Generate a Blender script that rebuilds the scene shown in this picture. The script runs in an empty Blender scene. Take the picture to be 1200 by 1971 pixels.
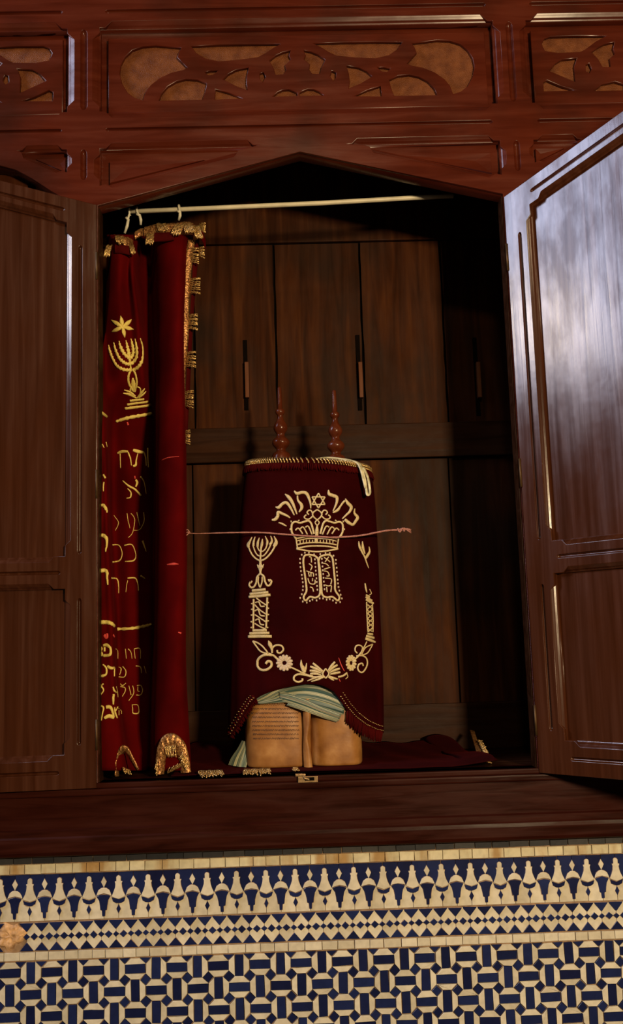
import bpy, bmesh, math, random
from mathutils import Vector, Matrix
from mathutils.bvhtree import BVHTree
random.seed(7)
sc = bpy.context.scene
COL = sc.collection
R = math.radians

# ------------------------------------------------------------------ camera
CAM_LOC = Vector((0.0, -2.3, 1.55)); FPX = 1850.0
pitch, yaw, roll = R(7.9), R(1.12), R(-1.77)
FW = Vector((math.sin(yaw)*math.cos(pitch), math.cos(yaw)*math.cos(pitch), math.sin(pitch)))
_r0 = Vector((math.cos(yaw), -math.sin(yaw), 0)); _u0 = _r0.cross(FW)
RT = math.cos(roll)*_r0 + math.sin(roll)*_u0
UP = -math.sin(roll)*_r0 + math.cos(roll)*_u0
cd = bpy.data.cameras.new('camera'); cam = bpy.data.objects.new('camera', cd); COL.objects.link(cam)
cd.sensor_fit = 'VERTICAL'; cd.sensor_height = 36.0; cd.lens = 36.0*FPX/1971.0
cd.clip_start = 0.05; cd.clip_end = 50
M = Matrix((( RT.x, UP.x, -FW.x), (RT.y, UP.y, -FW.y), (RT.z, UP.z, -FW.z))).to_4x4()
M.translation = CAM_LOC
cam.matrix_world = M
sc.camera = cam
cd.dof.use_dof = False

def ray(u, v): return FPX*FW + (u-600.0)*RT - (v-985.5)*UP
def at(u, v, y=0.0):
    """world point on the vertical plane y=const that the photograph shows at (u, v)"""
    r = ray(u, v); t = (y-CAM_LOC.y)/r.y
    return CAM_LOC + t*r
def at2(u, v, y=0.0):
    p = at(u, v, y); return (p.x, p.z)

# ------------------------------------------------------------------ light
w = bpy.data.worlds.new('dim_room'); sc.world = w; w.use_nodes = True
w.node_tree.nodes['Background'].inputs[0].default_value = (1.0, 0.72, 0.48, 1)
w.node_tree.nodes['Background'].inputs[1].default_value = 0.04
def area(name, loc, target, sx, sy, power, color):
    l = bpy.data.lights.new(name, 'AREA'); l.shape = 'RECTANGLE'; l.size = sx; l.size_y = sy
    l.energy = power; l.color = color
    o = bpy.data.objects.new(name, l); COL.objects.link(o); o.location = loc
    o.rotation_euler = (Vector(target)-Vector(loc)).to_track_quat('-Z', 'Y').to_euler()
    return o
area('warm_lamp_light', (1.35, -3.5, 2.15), (0.0, 0.0, 1.7), 0.30, 0.30, 120, (1.0, 0.74, 0.43))
area('warm_chandelier_light', (0.0, -3.2, 3.9), (0.1, 0.0, 1.8), 0.2, 0.2, 10, (1.0, 0.70, 0.40))
area('added_warm_reflection_light', (-3.05, -0.82, 3.55), (0.6, -0.2, 2.4), 0.22, 0.42, 15, (1.0, 0.72, 0.40))  # added area light for the warm patches reflected in the right door
area('window_daylight', (-3.2, -0.95, 4.15), (0.6, -0.3, 2.5), 1.2, 1.8, 108, (0.66, 0.72, 1.0))
sc.view_settings.view_transform = 'Standard'; sc.view_settings.look = 'None'
sc.view_settings.gamma = 1; sc.view_settings.exposure = 0.0
sc.view_settings.use_curve_mapping = False

# ------------------------------------------------------------------ materials
def nmat(name):
    m = bpy.data.materials.new(name); m.use_nodes = True
    nt = m.node_tree; b = nt.nodes['Principled BSDF']
    return m, nt, b
def N(nt, t, **k):
    n = nt.nodes.new(t)
    for a, v in k.items(): setattr(n, a, v)
    return n
def L(nt, a, b): nt.links.new(a, b)
def ramp(nt, stops):
    r = N(nt, 'ShaderNodeValToRGB'); e = r.color_ramp.elements
    while len(e) < len(stops): e.new(0.5)
    for i, (p, c) in enumerate(stops):
        e[i].position = p; e[i].color = (*c, 1)
    return r
def mixc(nt, f, a, b, blend='MIX'):
    n = N(nt, 'ShaderNodeMix', data_type='RGBA', blend_type=blend)
    if isinstance(f, (int, float)): n.inputs[0].default_value = f
    else: L(nt, f, n.inputs[0])
    for s, x in ((6, a), (7, b)):
        if isinstance(x, tuple): n.inputs[s].default_value = (*x, 1)
        else: L(nt, x, n.inputs[s])
    return n.outputs[2]
def wood(name, c1, c2, c3, rough=0.32, patch=None, scale=(60, 60, 3.0), bump=0.15, spec=0.5, coat=0.0, pscale=3.5, rvar=0.12):
    m, nt, b = nmat(name)
    tc = N(nt, 'ShaderNodeTexCoord'); mp = N(nt, 'ShaderNodeMapping'); mp.inputs['Scale'].default_value = scale
    L(nt, tc.outputs['Object'], mp.inputs[0])
    n1 = N(nt, 'ShaderNodeTexNoise'); n1.inputs['Scale'].default_value = 1.0; n1.inputs['Detail'].default_value = 6; n1.inputs['Distortion'].default_value = 0.6
    L(nt, mp.outputs[0], n1.inputs['Vector'])
    rp = ramp(nt, [(0.3, c1), (0.52, c2), (0.75, c3)]); L(nt, n1.outputs[0], rp.inputs[0])
    col = rp.outputs[0]
    n2 = N(nt, 'ShaderNodeTexNoise'); n2.inputs['Scale'].default_value = pscale; n2.inputs['Detail'].default_value = 4
    L(nt, tc.outputs['Object'], n2.inputs['Vector'])
    if patch:
        r2 = ramp(nt, [(0.50, (0, 0, 0)), (0.68, (1, 1, 1))]); L(nt, n2.outputs[0], r2.inputs[0])
        mm = N(nt, 'ShaderNodeMath', operation='MULTIPLY'); L(nt, r2.outputs[0], mm.inputs[0]); mm.inputs[1].default_value = 0.65
        col = mixc(nt, mm.outputs[0], col, patch)
    L(nt, col, b.inputs['Base Color'])
    mr = N(nt, 'ShaderNodeMapRange'); mr.inputs[1].default_value = 0.3; mr.inputs[2].default_value = 0.7
    mr.inputs[3].default_value = max(0.05, rough-rvar); mr.inputs[4].default_value = rough+rvar
    L(nt, n1.outputs[0], mr.inputs[0]); L(nt, mr.outputs[0], b.inputs['Roughness'])
    b.inputs['Specular IOR Level'].default_value = spec
    sm = N(nt, 'ShaderNodeMapRange'); sm.inputs[1].default_value = 0.35; sm.inputs[2].default_value = 0.65; sm.inputs[3].default_value = spec*0.75; sm.inputs[4].default_value = spec*1.2
    L(nt, n1.outputs[0], sm.inputs[0])
    wn = N(nt, 'ShaderNodeTexNoise'); wn.inputs['Scale'].default_value = 7; wn.inputs['Detail'].default_value = 6; wn.inputs['Roughness'].default_value = 0.65
    wm = N(nt, 'ShaderNodeMapping'); wm.inputs['Scale'].default_value = (1.6, 1.6, 0.55) if scale[2] < scale[0] else (0.5, 1.5, 1.5); L(nt, tc.outputs['Object'], wm.inputs[0]); L(nt, wm.outputs[0], wn.inputs['Vector'])
    wr = N(nt, 'ShaderNodeMapRange'); wr.inputs[1].default_value = 0.38; wr.inputs[2].default_value = 0.60; wr.inputs[3].default_value = 0.45; wr.inputs[4].default_value = 1.1; L(nt, wn.outputs[0], wr.inputs[0])
    wx = N(nt, 'ShaderNodeMath', operation='MULTIPLY'); L(nt, sm.outputs[0], wx.inputs[0]); L(nt, wr.outputs[0], wx.inputs[1]); L(nt, wx.outputs[0], b.inputs['Specular IOR Level'])
    b.inputs['Coat Weight'].default_value = coat; b.inputs['Coat Roughness'].default_value = 0.25
    n3 = N(nt, 'ShaderNodeTexNoise'); n3.inputs['Scale'].default_value = 14; n3.inputs['Detail'].default_value = 3
    L(nt, tc.outputs['Object'], n3.inputs['Vector'])
    ad = N(nt, 'ShaderNodeMath', operation='ADD'); L(nt, n1.outputs[0], ad.inputs[0]); L(nt, n3.outputs[0], ad.inputs[1])
    bp = N(nt, 'ShaderNodeBump'); bp.inputs['Strength'].default_value = bump; bp.inputs['Distance'].default_value = 0.004
    L(nt, ad.outputs[0], bp.inputs['Height']); L(nt, bp.outputs[0], b.inputs['Normal'])
    return m
W_FAC = wood('varnished_red_wood', (0.058, 0.0085, 0.0030), (0.082, 0.0125, 0.0042), (0.105, 0.018, 0.006), spec=0.36, rough=0.27, rvar=0.03, patch=(0.024, 0.007, 0.0035), scale=(4, 25, 40), bump=0.06)
W_SILL = wood('varnished_dark_wood', (0.018, 0.004, 0.002), (0.032, 0.006, 0.003), (0.040, 0.007, 0.003), spec=0.10, rough=0.42, scale=(5, 30, 60), bump=0.12)
W_DOOR = wood('varnished_brown_wood', (0.036, 0.0095, 0.0030), (0.052, 0.0140, 0.0045), (0.072, 0.021, 0.007), spec=0.6, rough=0.22, scale=(55, 55, 2.0), bump=0.10, pscale=5, rvar=0.05)
W_BACK = wood('old_brown_boards', (0.026, 0.0075, 0.002), (0.052, 0.015, 0.0042), (0.090, 0.029, 0.008), rough=0.6, patch=(0.018, 0.011, 0.007), scale=(40, 40, 2.5), bump=0.25, spec=0.1)
W_RAIL = wood('old_dark_rail', (0.018, 0.006, 0.002), (0.030, 0.010, 0.0035), (0.045, 0.016, 0.006), rough=0.5, scale=(3, 40, 40), bump=0.25, spec=0.1)
W_TURN = wood('turned_red_wood', (0.070, 0.013, 0.004), (0.10, 0.020, 0.006), (0.14, 0.032, 0.010), rough=0.25, scale=(60, 60, 8), bump=0.05)
# punched ground of the carvings
m, nt, b = nmat('punched_ground'); W_GROUND = m
tc = N(nt, 'ShaderNodeTexCoord'); vo = N(nt, 'ShaderNodeTexVoronoi'); vo.inputs['Scale'].default_value = 420
L(nt, tc.outputs['Object'], vo.inputs['Vector'])
no = N(nt, 'ShaderNodeTexNoise'); no.inputs['Scale'].default_value = 40; L(nt, tc.outputs['Object'], no.inputs['Vector'])
rp = ramp(nt, [(0.3, (0.11, 0.032, 0.010)), (0.7, (0.19, 0.062, 0.019))]); L(nt, no.outputs[0], rp.inputs[0]); L(nt, rp.outputs[0], b.inputs['Base Color'])
bp = N(nt, 'ShaderNodeBump'); bp.inputs['Strength'].default_value = 0.6; bp.inputs['Distance'].default_value = 0.002
L(nt, vo.outputs['Distance'], bp.inputs['Height']); L(nt, bp.outputs[0], b.inputs['Normal']); b.inputs['Roughness'].default_value = 0.5; b.inputs['Specular IOR Level'].default_value = 0.15

def velvet(name, c, sheen=0.25, tint=(0.9, 0.05, 0.04)):
    m, nt, b = nmat(name)
    tc = N(nt, 'ShaderNodeTexCoord'); no = N(nt, 'ShaderNodeTexNoise'); no.inputs['Scale'].default_value = 9; no.inputs['Detail'].default_value = 4
    L(nt, tc.outputs['Object'], no.inputs['Vector'])
    rp = ramp(nt, [(0.3, tuple(x*0.7 for x in c)), (0.7, tuple(x*1.25 for x in c))]); L(nt, no.outputs[0], rp.inputs[0])
    L(nt, rp.outputs[0], b.inputs['Base Color'])
    b.inputs['Roughness'].default_value = 0.9; b.inputs['Specular IOR Level'].default_value = 0.04
    b.inputs['Sheen Weight'].default_value = sheen; b.inputs['Sheen Tint'].default_value = (*tint, 1); b.inputs['Sheen Roughness'].default_value = 0.4
    n2 = N(nt, 'ShaderNodeTexNoise'); n2.inputs['Scale'].default_value = 500; L(nt, tc.outputs['Object'], n2.inputs['Vector'])
    bp = N(nt, 'ShaderNodeBump'); bp.inputs['Strength'].default_value = 0.25; bp.inputs['Distance'].default_value = 0.001
    L(nt, n2.outputs[0], bp.inputs['Height']); L(nt, bp.outputs[0], b.inputs['Normal'])
    return m
V_CURT = velvet('crimson_velvet', (0.085, 0.0012, 0.0012), 0.05)
V_MANT = velvet('maroon_velvet', (0.026, 0.0007, 0.0010), 0.02, (0.6, 0.06, 0.05))
V_CLOTH = velvet('dark_red_cloth', (0.022, 0.0018, 0.0022), 0.02)
V_FRINGE = velvet('maroon_fringe', (0.06, 0.003, 0.003), 0.06)

def thread(name, c1, c2, metal=0.35, rough=0.38, scale=900):
    m, nt, b = nmat(name)
    tc = N(nt, 'ShaderNodeTexCoord'); no = N(nt, 'ShaderNodeTexNoise'); no.inputs['Scale'].default_value = scale; no.inputs['Detail'].default_value = 2
    L(nt, tc.outputs['Object'], no.inputs['Vector'])
    rp = ramp(nt, [(0.35, c1), (0.65, c2)]); L(nt, no.outputs[0], rp.inputs[0]); L(nt, rp.outputs[0], b.inputs['Base Color'])
    b.inputs['Metallic'].default_value = metal; b.inputs['Roughness'].default_value = rough
    bp = N(nt, 'ShaderNodeBump'); bp.inputs['Strength'].default_value = 0.8; bp.inputs['Distance'].default_value = 0.0015
    L(nt, no.outputs[0], bp.inputs['Height']); L(nt, bp.outputs[0], b.inputs['Normal'])
    return m
T_PALE = thread('pale_gold_thread', (0.55, 0.40, 0.17), (0.95, 0.80, 0.45), 0.15, 0.5)
T_GOLD = thread('yellow_gold_thread', (0.80, 0.55, 0.09), (1.0, 0.86, 0.25), 0.1, 0.42)
T_SILV = thread('pinkish_cream_thread', (0.55, 0.42, 0.28), (0.88, 0.72, 0.52), 0.1, 0.5)
T_BULL = thread('antique_gold_bullion', (0.38, 0.20, 0.05), (0.95, 0.68, 0.28), 0.7, 0.28, 350)
T_BAND = thread('copper_gold_band', (0.14, 0.045, 0.012), (0.62, 0.32, 0.11), 0.6, 0.36, 230)
T_RED = thread('loose_red_thread', (0.7, 0.05, 0.04), (0.85, 0.10, 0.07), 0.0, 0.7)
T_CORD = thread('pink_brown_cord', (0.30, 0.10, 0.075), (0.55, 0.26, 0.20), 0.0, 0.75, 500)
T_RIB = thread('cream_ribbon', (0.42, 0.38, 0.20), (0.80, 0.74, 0.48), 0.1, 0.5, 60)

def plain(name, c, rough=0.5, metal=0.0, var=0.12, scale=30, bump=0.0):
    m, nt, b = nmat(name)
    tc = N(nt, 'ShaderNodeTexCoord'); no = N(nt, 'ShaderNodeTexNoise'); no.inputs['Scale'].default_value = scale; no.inputs['Detail'].default_value = 4
    L(nt, tc.outputs['Object'], no.inputs['Vector'])
    rp = ramp(nt, [(0.3, tuple(x*(1-var) for x in c)), (0.7, tuple(min(1, x*(1+var)) for x in c))]); L(nt, no.outputs[0], rp.inputs[0])
    L(nt, rp.outputs[0], b.inputs['Base Color']); b.inputs['Roughness'].default_value = rough; b.inputs['Metallic'].default_value = metal
    if bump:
        bp = N(nt, 'ShaderNodeBump'); bp.inputs['Strength'].default_value = bump; bp.inputs['Distance'].default_value = 0.003
        L(nt, no.outputs[0], bp.inputs['Height']); L(nt, bp.outputs[0], b.inputs['Normal'])
    return m
P_ROD = plain('cream_painted_metal', (0.72, 0.66, 0.47), 0.4)
P_HOOK = plain('white_plastic', (0.70, 0.66, 0.50), 0.45)
P_BRASS = plain('worn_brass', (0.42, 0.28, 0.14), 0.35, 0.8, 0.3, 200)
P_DARK = plain('painted_recess_shade', (0.006, 0.004, 0.003), 0.8)  # near-black colour stands in for the shade inside slots and gaps
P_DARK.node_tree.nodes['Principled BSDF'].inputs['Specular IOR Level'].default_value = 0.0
W_PEG = wood('pale_brown_peg', (0.10, 0.032, 0.012), (0.15, 0.050, 0.018), (0.20, 0.07, 0.026), rough=0.45, scale=(40, 40, 4), spec=0.2)
P_INK = plain('faded_black_ink', (0.10, 0.045, 0.02), 0.7)
P_GROUT = plain('tile_grout', (0.36, 0.24, 0.15), 0.9, 0, 0.3, 80)
P_PLAST = plain('exposed_plaster', (0.70, 0.40, 0.20), 0.75, 0, 0.55, 60, 1.0)
P_STEEL = plain('tarnished_brass_hinge', (0.10, 0.055, 0.02), 0.55, 0.6, 0.3, 60)

# parchment
m, nt, b = nmat('parchment'); P_PARCH = m
tc = N(nt, 'ShaderNodeTexCoord'); no = N(nt, 'ShaderNodeTexNoise'); no.inputs['Scale'].default_value = 22; no.inputs['Detail'].default_value = 6
L(nt, tc.outputs['Object'], no.inputs['Vector'])
rp = ramp(nt, [(0.3, (0.24, 0.090, 0.018)), (0.55, (0.37, 0.16, 0.038)), (0.8, (0.54, 0.28, 0.09))]); L(nt, no.outputs[0], rp.inputs[0]); L(nt, rp.outputs[0], b.inputs['Base Color'])
b.inputs['Roughness'].default_value = 0.5
bp = N(nt, 'ShaderNodeBump'); bp.inputs['Strength'].default_value = 0.4; bp.inputs['Distance'].default_value = 0.004
L(nt, no.outputs[0], bp.inputs['Height']); L(nt, bp.outputs[0], b.inputs['Normal'])
# sash: striped silk, stripes run along the UV u direction
m, nt, b = nmat('striped_silk'); P_SILK = m
uv = N(nt, 'ShaderNodeUVMap'); sp = N(nt, 'ShaderNodeSeparateXYZ'); L(nt, uv.outputs[0], sp.inputs[0])
n1 = N(nt, 'ShaderNodeTexNoise', noise_dimensions='1D'); n1.inputs['Scale'].default_value = 9; n1.inputs['Detail'].default_value = 3
L(nt, sp.outputs[1], n1.inputs['W'])
rp = ramp(nt, [(0.30, (0.02, 0.055, 0.048)), (0.44, (0.06, 0.12, 0.10)), (0.52, (0.50, 0.47, 0.27)), (0.58, (0.04, 0.09, 0.075)), (0.66, (0.20, 0.22, 0.15)), (0.76, (0.25, 0.08, 0.04))]); rp.color_ramp.interpolation = 'EASE'
L(nt, n1.outputs[0], rp.inputs[0]); L(nt, rp.outputs[0], b.inputs['Base Color']); b.inputs['Roughness'].default_value = 0.45
b.inputs['Sheen Weight'].default_value = 0.3

# glazed tile: a colour per tile, a little wear
def tile(name, c1, c2, rough, stain=False):
    m, nt, b = nmat(name)
    g = N(nt, 'ShaderNodeNewGeometry'); rp = ramp(nt, [(0.0, c1), (1.0, c2)]); L(nt, g.outputs['Random Per Island'], rp.inputs[0])
    tc = N(nt, 'ShaderNodeTexCoord'); no = N(nt, 'ShaderNodeTexNoise'); no.inputs['Scale'].default_value = 60; no.inputs['Detail'].default_value = 5
    L(nt, tc.outputs['Object'], no.inputs['Vector'])
    col = rp.outputs[0]
    if stain:
        mp = N(nt, 'ShaderNodeMapping'); mp.inputs['Scale'].default_value = (11, 1, 2.2); mp.inputs['Location'].default_value = (1.7, 0, 0.6); L(nt, tc.outputs['Object'], mp.inputs[0])
        n2 = N(nt, 'ShaderNodeTexNoise'); n2.inputs['Scale'].default_value = 1.0; n2.inputs['Detail'].default_value = 5; L(nt, mp.outputs[0], n2.inputs['Vector'])
        r2 = ramp(nt, [(stain, (0, 0, 0)), (stain+0.10, (1, 1, 1))]); L(nt, n2.outputs[0], r2.inputs[0])
        mm = N(nt, 'ShaderNodeMath', operation='MULTIPLY'); L(nt, r2.outputs[0], mm.inputs[0]); mm.inputs[1].default_value = 0.8
        col = mixc(nt, mm.outputs[0], col, (0.42, 0.22, 0.05))
    r3 = ramp(nt, [(0.3, (0.82, 0.82, 0.82)), (0.6, (1, 1, 1))]); L(nt, no.outputs[0], r3.inputs[0])
    col = mixc(nt, 1.0, col, r3.outputs[0], 'MULTIPLY')
    L(nt, col, b.inputs['Base Color']); b.inputs['Roughness'].default_value = rough
    bp = N(nt, 'ShaderNodeBump'); bp.inputs['Strength'].default_value = 0.15; bp.inputs['Distance'].default_value = 0.002
    L(nt, no.outputs[0], bp.inputs['Height']); L(nt, bp.outputs[0], b.inputs['Normal'])
    return m
TL_CREAM = tile('cream_glazed_tile', (0.66, 0.60, 0.45), (0.84, 0.78, 0.62), 0.35, 0.70)
TL_STAIN = tile('stained_cream_tile', (0.66, 0.60, 0.40), (0.82, 0.76, 0.54), 0.35, 0.50)
TL_BLUE = tile('cobalt_glazed_tile', (0.007, 0.011, 0.055), (0.015, 0.026, 0.110), 0.25)
TL_DARK = tile('dark_grey_tile', (0.022, 0.024, 0.030), (0.05, 0.05, 0.052), 0.35)

# ------------------------------------------------------------------ helpers
def link_mesh(name, me, mat, parent=None, smooth=False):
    o = bpy.data.objects.new(name, me); COL.objects.link(o)
    if mat is not None: me.materials.append(mat)
    if smooth:
        for p in me.polygons: p.use_smooth = True
    if parent is not None: o.parent = parent
    return o
def bm_obj(name, bm, mat, parent=None, smooth=False, recalc=True):
    if recalc: bmesh.ops.recalc_face_normals(bm, faces=bm.faces)
    me = bpy.data.meshes.new(name); bm.to_mesh(me); bm.free()
    return link_mesh(name, me, mat, parent, smooth)
def thing(name, label, cat, loc=(0, 0, 0), group=None):
    o = bpy.data.objects.new(name, None); COL.objects.link(o); o.location = loc; o.empty_display_size = 0.05
    o['label'] = label; o['category'] = cat
    if group: o['group'] = group
    return o
def tag(o, label, cat, group=None):
    o['label'] = label; o['category'] = cat
    if group: o['group'] = group
    return o
def keep(child, parent):
    """children are modelled in world space: cancel the offset of the Empty"""
    child.parent = parent; child.matrix_parent_inverse = Matrix.Translation(-Vector(parent.location))
    return child
def poly_area(p): return 0.5*sum(p[i][0]*p[(i+1) % len(p)][1]-p[(i+1) % len(p)][0]*p[i][1] for i in range(len(p)))
def plate(name, outer, holes, yf, yb, mat, parent=None, bevel=0.002, smooth_idx=(), xf=None, res=1):
    """a board lying in the xz plane from yf (front) to yb (back) with holes cut through"""
    cu = bpy.data.curves.new(name, 'CURVE'); cu.dimensions = '2D'; cu.fill_mode = 'BOTH'
    t = (yb-yf)/2
    cu.extrude = max(0.0, t-bevel); cu.bevel_depth = bevel; cu.offset = -bevel; cu.bevel_resolution = res
    for i, pts in enumerate([outer]+list(holes)):
        if (poly_area(pts) > 0) == (i > 0): pts = pts[::-1]   # outer clockwise or not, holes opposite
        s = cu.splines.new('POLY'); s.points.add(len(pts)-1)
        for k, (x, z) in enumerate(pts): s.points[k].co = (x, z, 0, 1)
        s.use_cyclic_u = True
    o = bpy.data.objects.new(name, cu); COL.objects.link(o)
    dg = bpy.context.evaluated_depsgraph_get(); me = bpy.data.meshes.new_from_object(o.evaluated_get(dg))
    bpy.data.objects.remove(o); bpy.data.curves.remove(cu)
    ym = (yf+yb)/2
    for v in me.vertices: v.co = Vector((v.co.x, ym-v.co.z, v.co.y))
    if xf is not None: me.transform(xf)
    me.materials.clear()
    me.name = name
    return link_mesh(name, me, mat, parent)
def add_box(bm, x0, x1, y0, y1, z0, z1, bev=0.0):
    vs = [bm.verts.new((x, y, z)) for x in (x0, x1) for y in (y0, y1) for z in (z0, z1)]
    fs = [(0, 1, 3, 2), (4, 6, 7, 5), (0, 4, 5, 1), (2, 3, 7, 6), (0, 2, 6, 4), (1, 5, 7, 3)]
    faces = [bm.faces.new([vs[i] for i in f]) for f in fs]
    if bev:
        es = list({e for f in faces for e in f.edges})
        bmesh.ops.bevel(bm, geom=es, offset=bev, segments=2, affect='EDGES', profile=0.6)
def box(name, x0, x1, y0, y1, z0, z1, mat, parent=None, bev=0.0):
    bm = bmesh.new(); add_box(bm, x0, x1, y0, y1, z0, z1, bev); return bm_obj(name, bm, mat, parent)
def catmull(pts, n):
    """smooth resampling of a list of tuples"""
    if len(pts) < 3:
        return [tuple(a+(b-a)*k/n for a, b in zip(pts[0], pts[1])) for k in range(n+1)]
    P = [pts[0]]+list(pts)+[pts[-1]]; out = []
    for i in range(1, len(P)-2):
        for k in range(n):
            t = k/n
            out.append(tuple(0.5*((2*b)+(-a+c)*t+(2*a-5*b+4*c-d)*t*t+(-a+3*b-3*c+d)*t**3) for a, b, c, d in zip(P[i-1], P[i], P[i+1], P[i+2])))
    out.append(tuple(pts[-1])); return out
def add_tube(bm, pts, rad, seg=8, closed=False, flat=None):
    """tube through world points; rad number or list; flat=(normal, factor) squashes it"""
    n = len(pts); pts = [Vector(p) for p in pts]; rings = []
    ref = Vector((0, 0, 1))
    prev = None
    for i, p in enumerate(pts):
        a = pts[(i-1) % n] if (closed or i > 0) else p; c = pts[(i+1) % n] if (closed or i < n-1) else p
        t = (c-a)
        if t.length < 1e-9: t = Vector((1, 0, 0))
        t.normalize()
        if flat is not None:
            nn = Vector(flat[0]); s = t.cross(nn)
            if s.length < 1e-5: s = Vector((1, 0, 0)).cross(t)
            s.normalize(); nn = s.cross(t).normalized()
            fac = flat[1]
        else:
            if prev is None:
                s = t.cross(ref)
                if s.length < 0.1: s = t.cross(Vector((0, 1, 0)))
            else:
                s = prev-t*prev.dot(t)
                if s.length < 1e-6: s = t.cross(ref)
            s.normalize(); prev = s; nn = s.cross(t).normalized(); fac = 1.0
        r = rad[i] if isinstance(rad, (list, tuple)) else rad
        rings.append([bm.verts.new(p+s*math.cos(2*math.pi*k/seg)*r+nn*math.sin(2*math.pi*k/seg)*r*fac) for k in range(seg)])
    m = n if closed else n-1
    for i in range(m):
        A, B = rings[i], rings[(i+1) % n]
        for k in range(seg): bm.faces.new((A[k], A[(k+1) % seg], B[(k+1) % seg], B[k]))
    if not closed:
        bm.faces.new(rings[0][::-1]); bm.faces.new(rings[-1])
def tube(name, pts, rad, mat, parent=None, seg=8, closed=False, flat=None):
    bm = bmesh.new(); add_tube(bm, pts, rad, seg, closed, flat); return bm_obj(name, bm, mat, parent, True)
def lathe(name, prof, cx, cy, mat, parent=None, seg=28):
    bm = bmesh.new(); rings = []
    for r, z in prof: rings.append([bm.verts.new((cx+r*math.cos(2*math.pi*k/seg), cy+r*math.sin(2*math.pi*k/seg), z)) for k in range(seg)])
    for A, B in zip(rings, rings[1:]):
        for k in range(seg): bm.faces.new((A[k], A[(k+1) % seg], B[(k+1) % seg], B[k]))
    bm.faces.new(rings[0]); bm.faces.new(rings[-1])
    return bm_obj(name, bm, mat, parent, True)
def stops_shape(pts, w, stop):
    """outline whose straight sides step outward by w between two stops (a stopped chamfer)"""
    if poly_area(pts) < 0: pts = pts[::-1]
    out = []
    for i, a in enumerate(pts):
        b = pts[(i+1) % len(pts)]; a2 = Vector(a); b2 = Vector(b); d = b2-a2; ln = d.length; d.normalize(); n = Vector((d.y, -d.x))
        out.append(tuple(a2))
        if ln > 2*stop+3*w:
            for q in (a2+d*stop, a2+d*(stop+w)+n*w, b2-d*(stop+w)+n*w, b2-d*stop): out.append(tuple(q))
    return out
def slot(x0, z0, x1, z1, w):
    a = Vector((x0, z0)); b = Vector((x1, z1)); d = (b-a).normalized(); n = Vector((-d.y, d.x)); out = []
    for c, s in ((b, 1), (a, -1)):
        for k in range(7):
            t = -math.pi/2+math.pi*k/6
            out.append(tuple(c+(d*math.cos(t)*s*1.6+n*math.sin(t)*s)*w))
    return out
def moulding(bm, pts, w, stop, y0=0.0105, xf=None):
    """stopped chamfer with a small step, laid between a board hole and the wider hole of the face in front of it"""
    if poly_area(pts) < 0: pts = pts[::-1]
    prof = [(0, y0), (0.22, y0-0.0012), (0.34, y0-0.0040), (0.55, y0-0.0056), (0.78, y0-0.0080), (1.02, 0.0006)]
    for i, a in enumerate(pts):
        a2 = Vector(a); b2 = Vector(pts[(i+1) % len(pts)]); d = b2-a2; ln = d.length; d.normalize(); n = Vector((d.y, -d.x))
        if ln <= 2*stop+3*w: continue
        rows = []
        for f, y in prof:
            p = a2+d*(stop+w*f)+n*w*f; q = b2-d*(stop+w*f)+n*w*f
            rows.append((bm.verts.new((p.x, y, p.y)), bm.verts.new((q.x, y, q.y))))
        for A0, B0 in zip(rows, rows[1:]): bm.faces.new((A0[0], A0[1], B0[1], B0[0]))
def trough(bm, x0, z0, x1, z1, w, depth=0.0085):
    rings = []
    for f, y in ((1.04, 0.0004), (0.86, depth*0.45), (0.55, depth*0.82), (0.12, depth)):
        rings.append([bm.verts.new((p[0], y, p[1])) for p in slot(x0, z0, x1, z1, w*f)])
    for A0, B0 in zip(rings, rings[1:]):
        for k in range(len(A0)): q = (k+1) % len(A0); bm.faces.new((A0[k], A0[q], B0[q], B0[k]))
    bm.faces.new(rings[-1])
def px(pts, y=0.0): return [at2(u, v, y) for u, v in pts]
def smooth_poly(pts, n=4):
    P = pts; out = []; m = len(P)
    for i in range(m):
        a, b, c, d = P[i-1], P[i], P[(i+1) % m], P[(i+2) % m]
        for k in range(n):
            t = k/n
            out.append(tuple(0.5*((2*bb)+(-aa+cc)*t+(2*aa-5*bb+4*cc-dd)*t*t+(-aa+3*bb-3*cc+dd)*t**3) for aa, bb, cc, dd in zip(a, b, c, d)))
    return out

# ================================================================== SETTING: tiled wall
XL, XR = -1.35, 1.55
wall = box('wall_back', XL, XR, 0.006, 0.30, 0.0, 1.089, P_GROUT); wall['kind'] = 'structure'
def tiles_obj(name, mat, polys, parent):
    """polys: list of (points, front y); every tile is a shallow prism with softened rim"""
    bm = bmesh.new()
    for pts, yf in polys:
        if poly_area(pts) < 0: pts = pts[::-1]
        cx = sum(p[0] for p in pts)/len(pts); cz = sum(p[1] for p in pts)/len(pts)
        j = random.uniform(-0.0004, 0.0004); tx = random.uniform(-0.012, 0.012); tz = random.uniform(-0.012, 0.012)
        def Y(x, z): return yf+j+tx*(x-cx)+tz*(z-cz)
        back = [bm.verts.new((x, 0.0065, z)) for x, z in pts]
        rim = [bm.verts.new((x, Y(x, z)+0.0007, z)) for x, z in pts]
        top = []
        for x, z in pts:
            d = Vector((cx-x, cz-z)); l = d.length or 1; d = d/l*min(0.0007, l*0.3)
            top.append(bm.verts.new((x+d.x, Y(x, z), z+d.y)))
        n = len(pts)
        for k in range(n):
            q = (k+1) % n
            bm.faces.new((back[k], back[q], rim[q], rim[k])); bm.faces.new((rim[k], rim[q], top[q], top[k]))
        bm.faces.new(top)
    return bm_obj(name, bm, mat, parent)
def jit(pts, a=0.0007): return [(x+random.uniform(-a, a), z+random.uniform(-a, a)) for x, z in pts]
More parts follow.
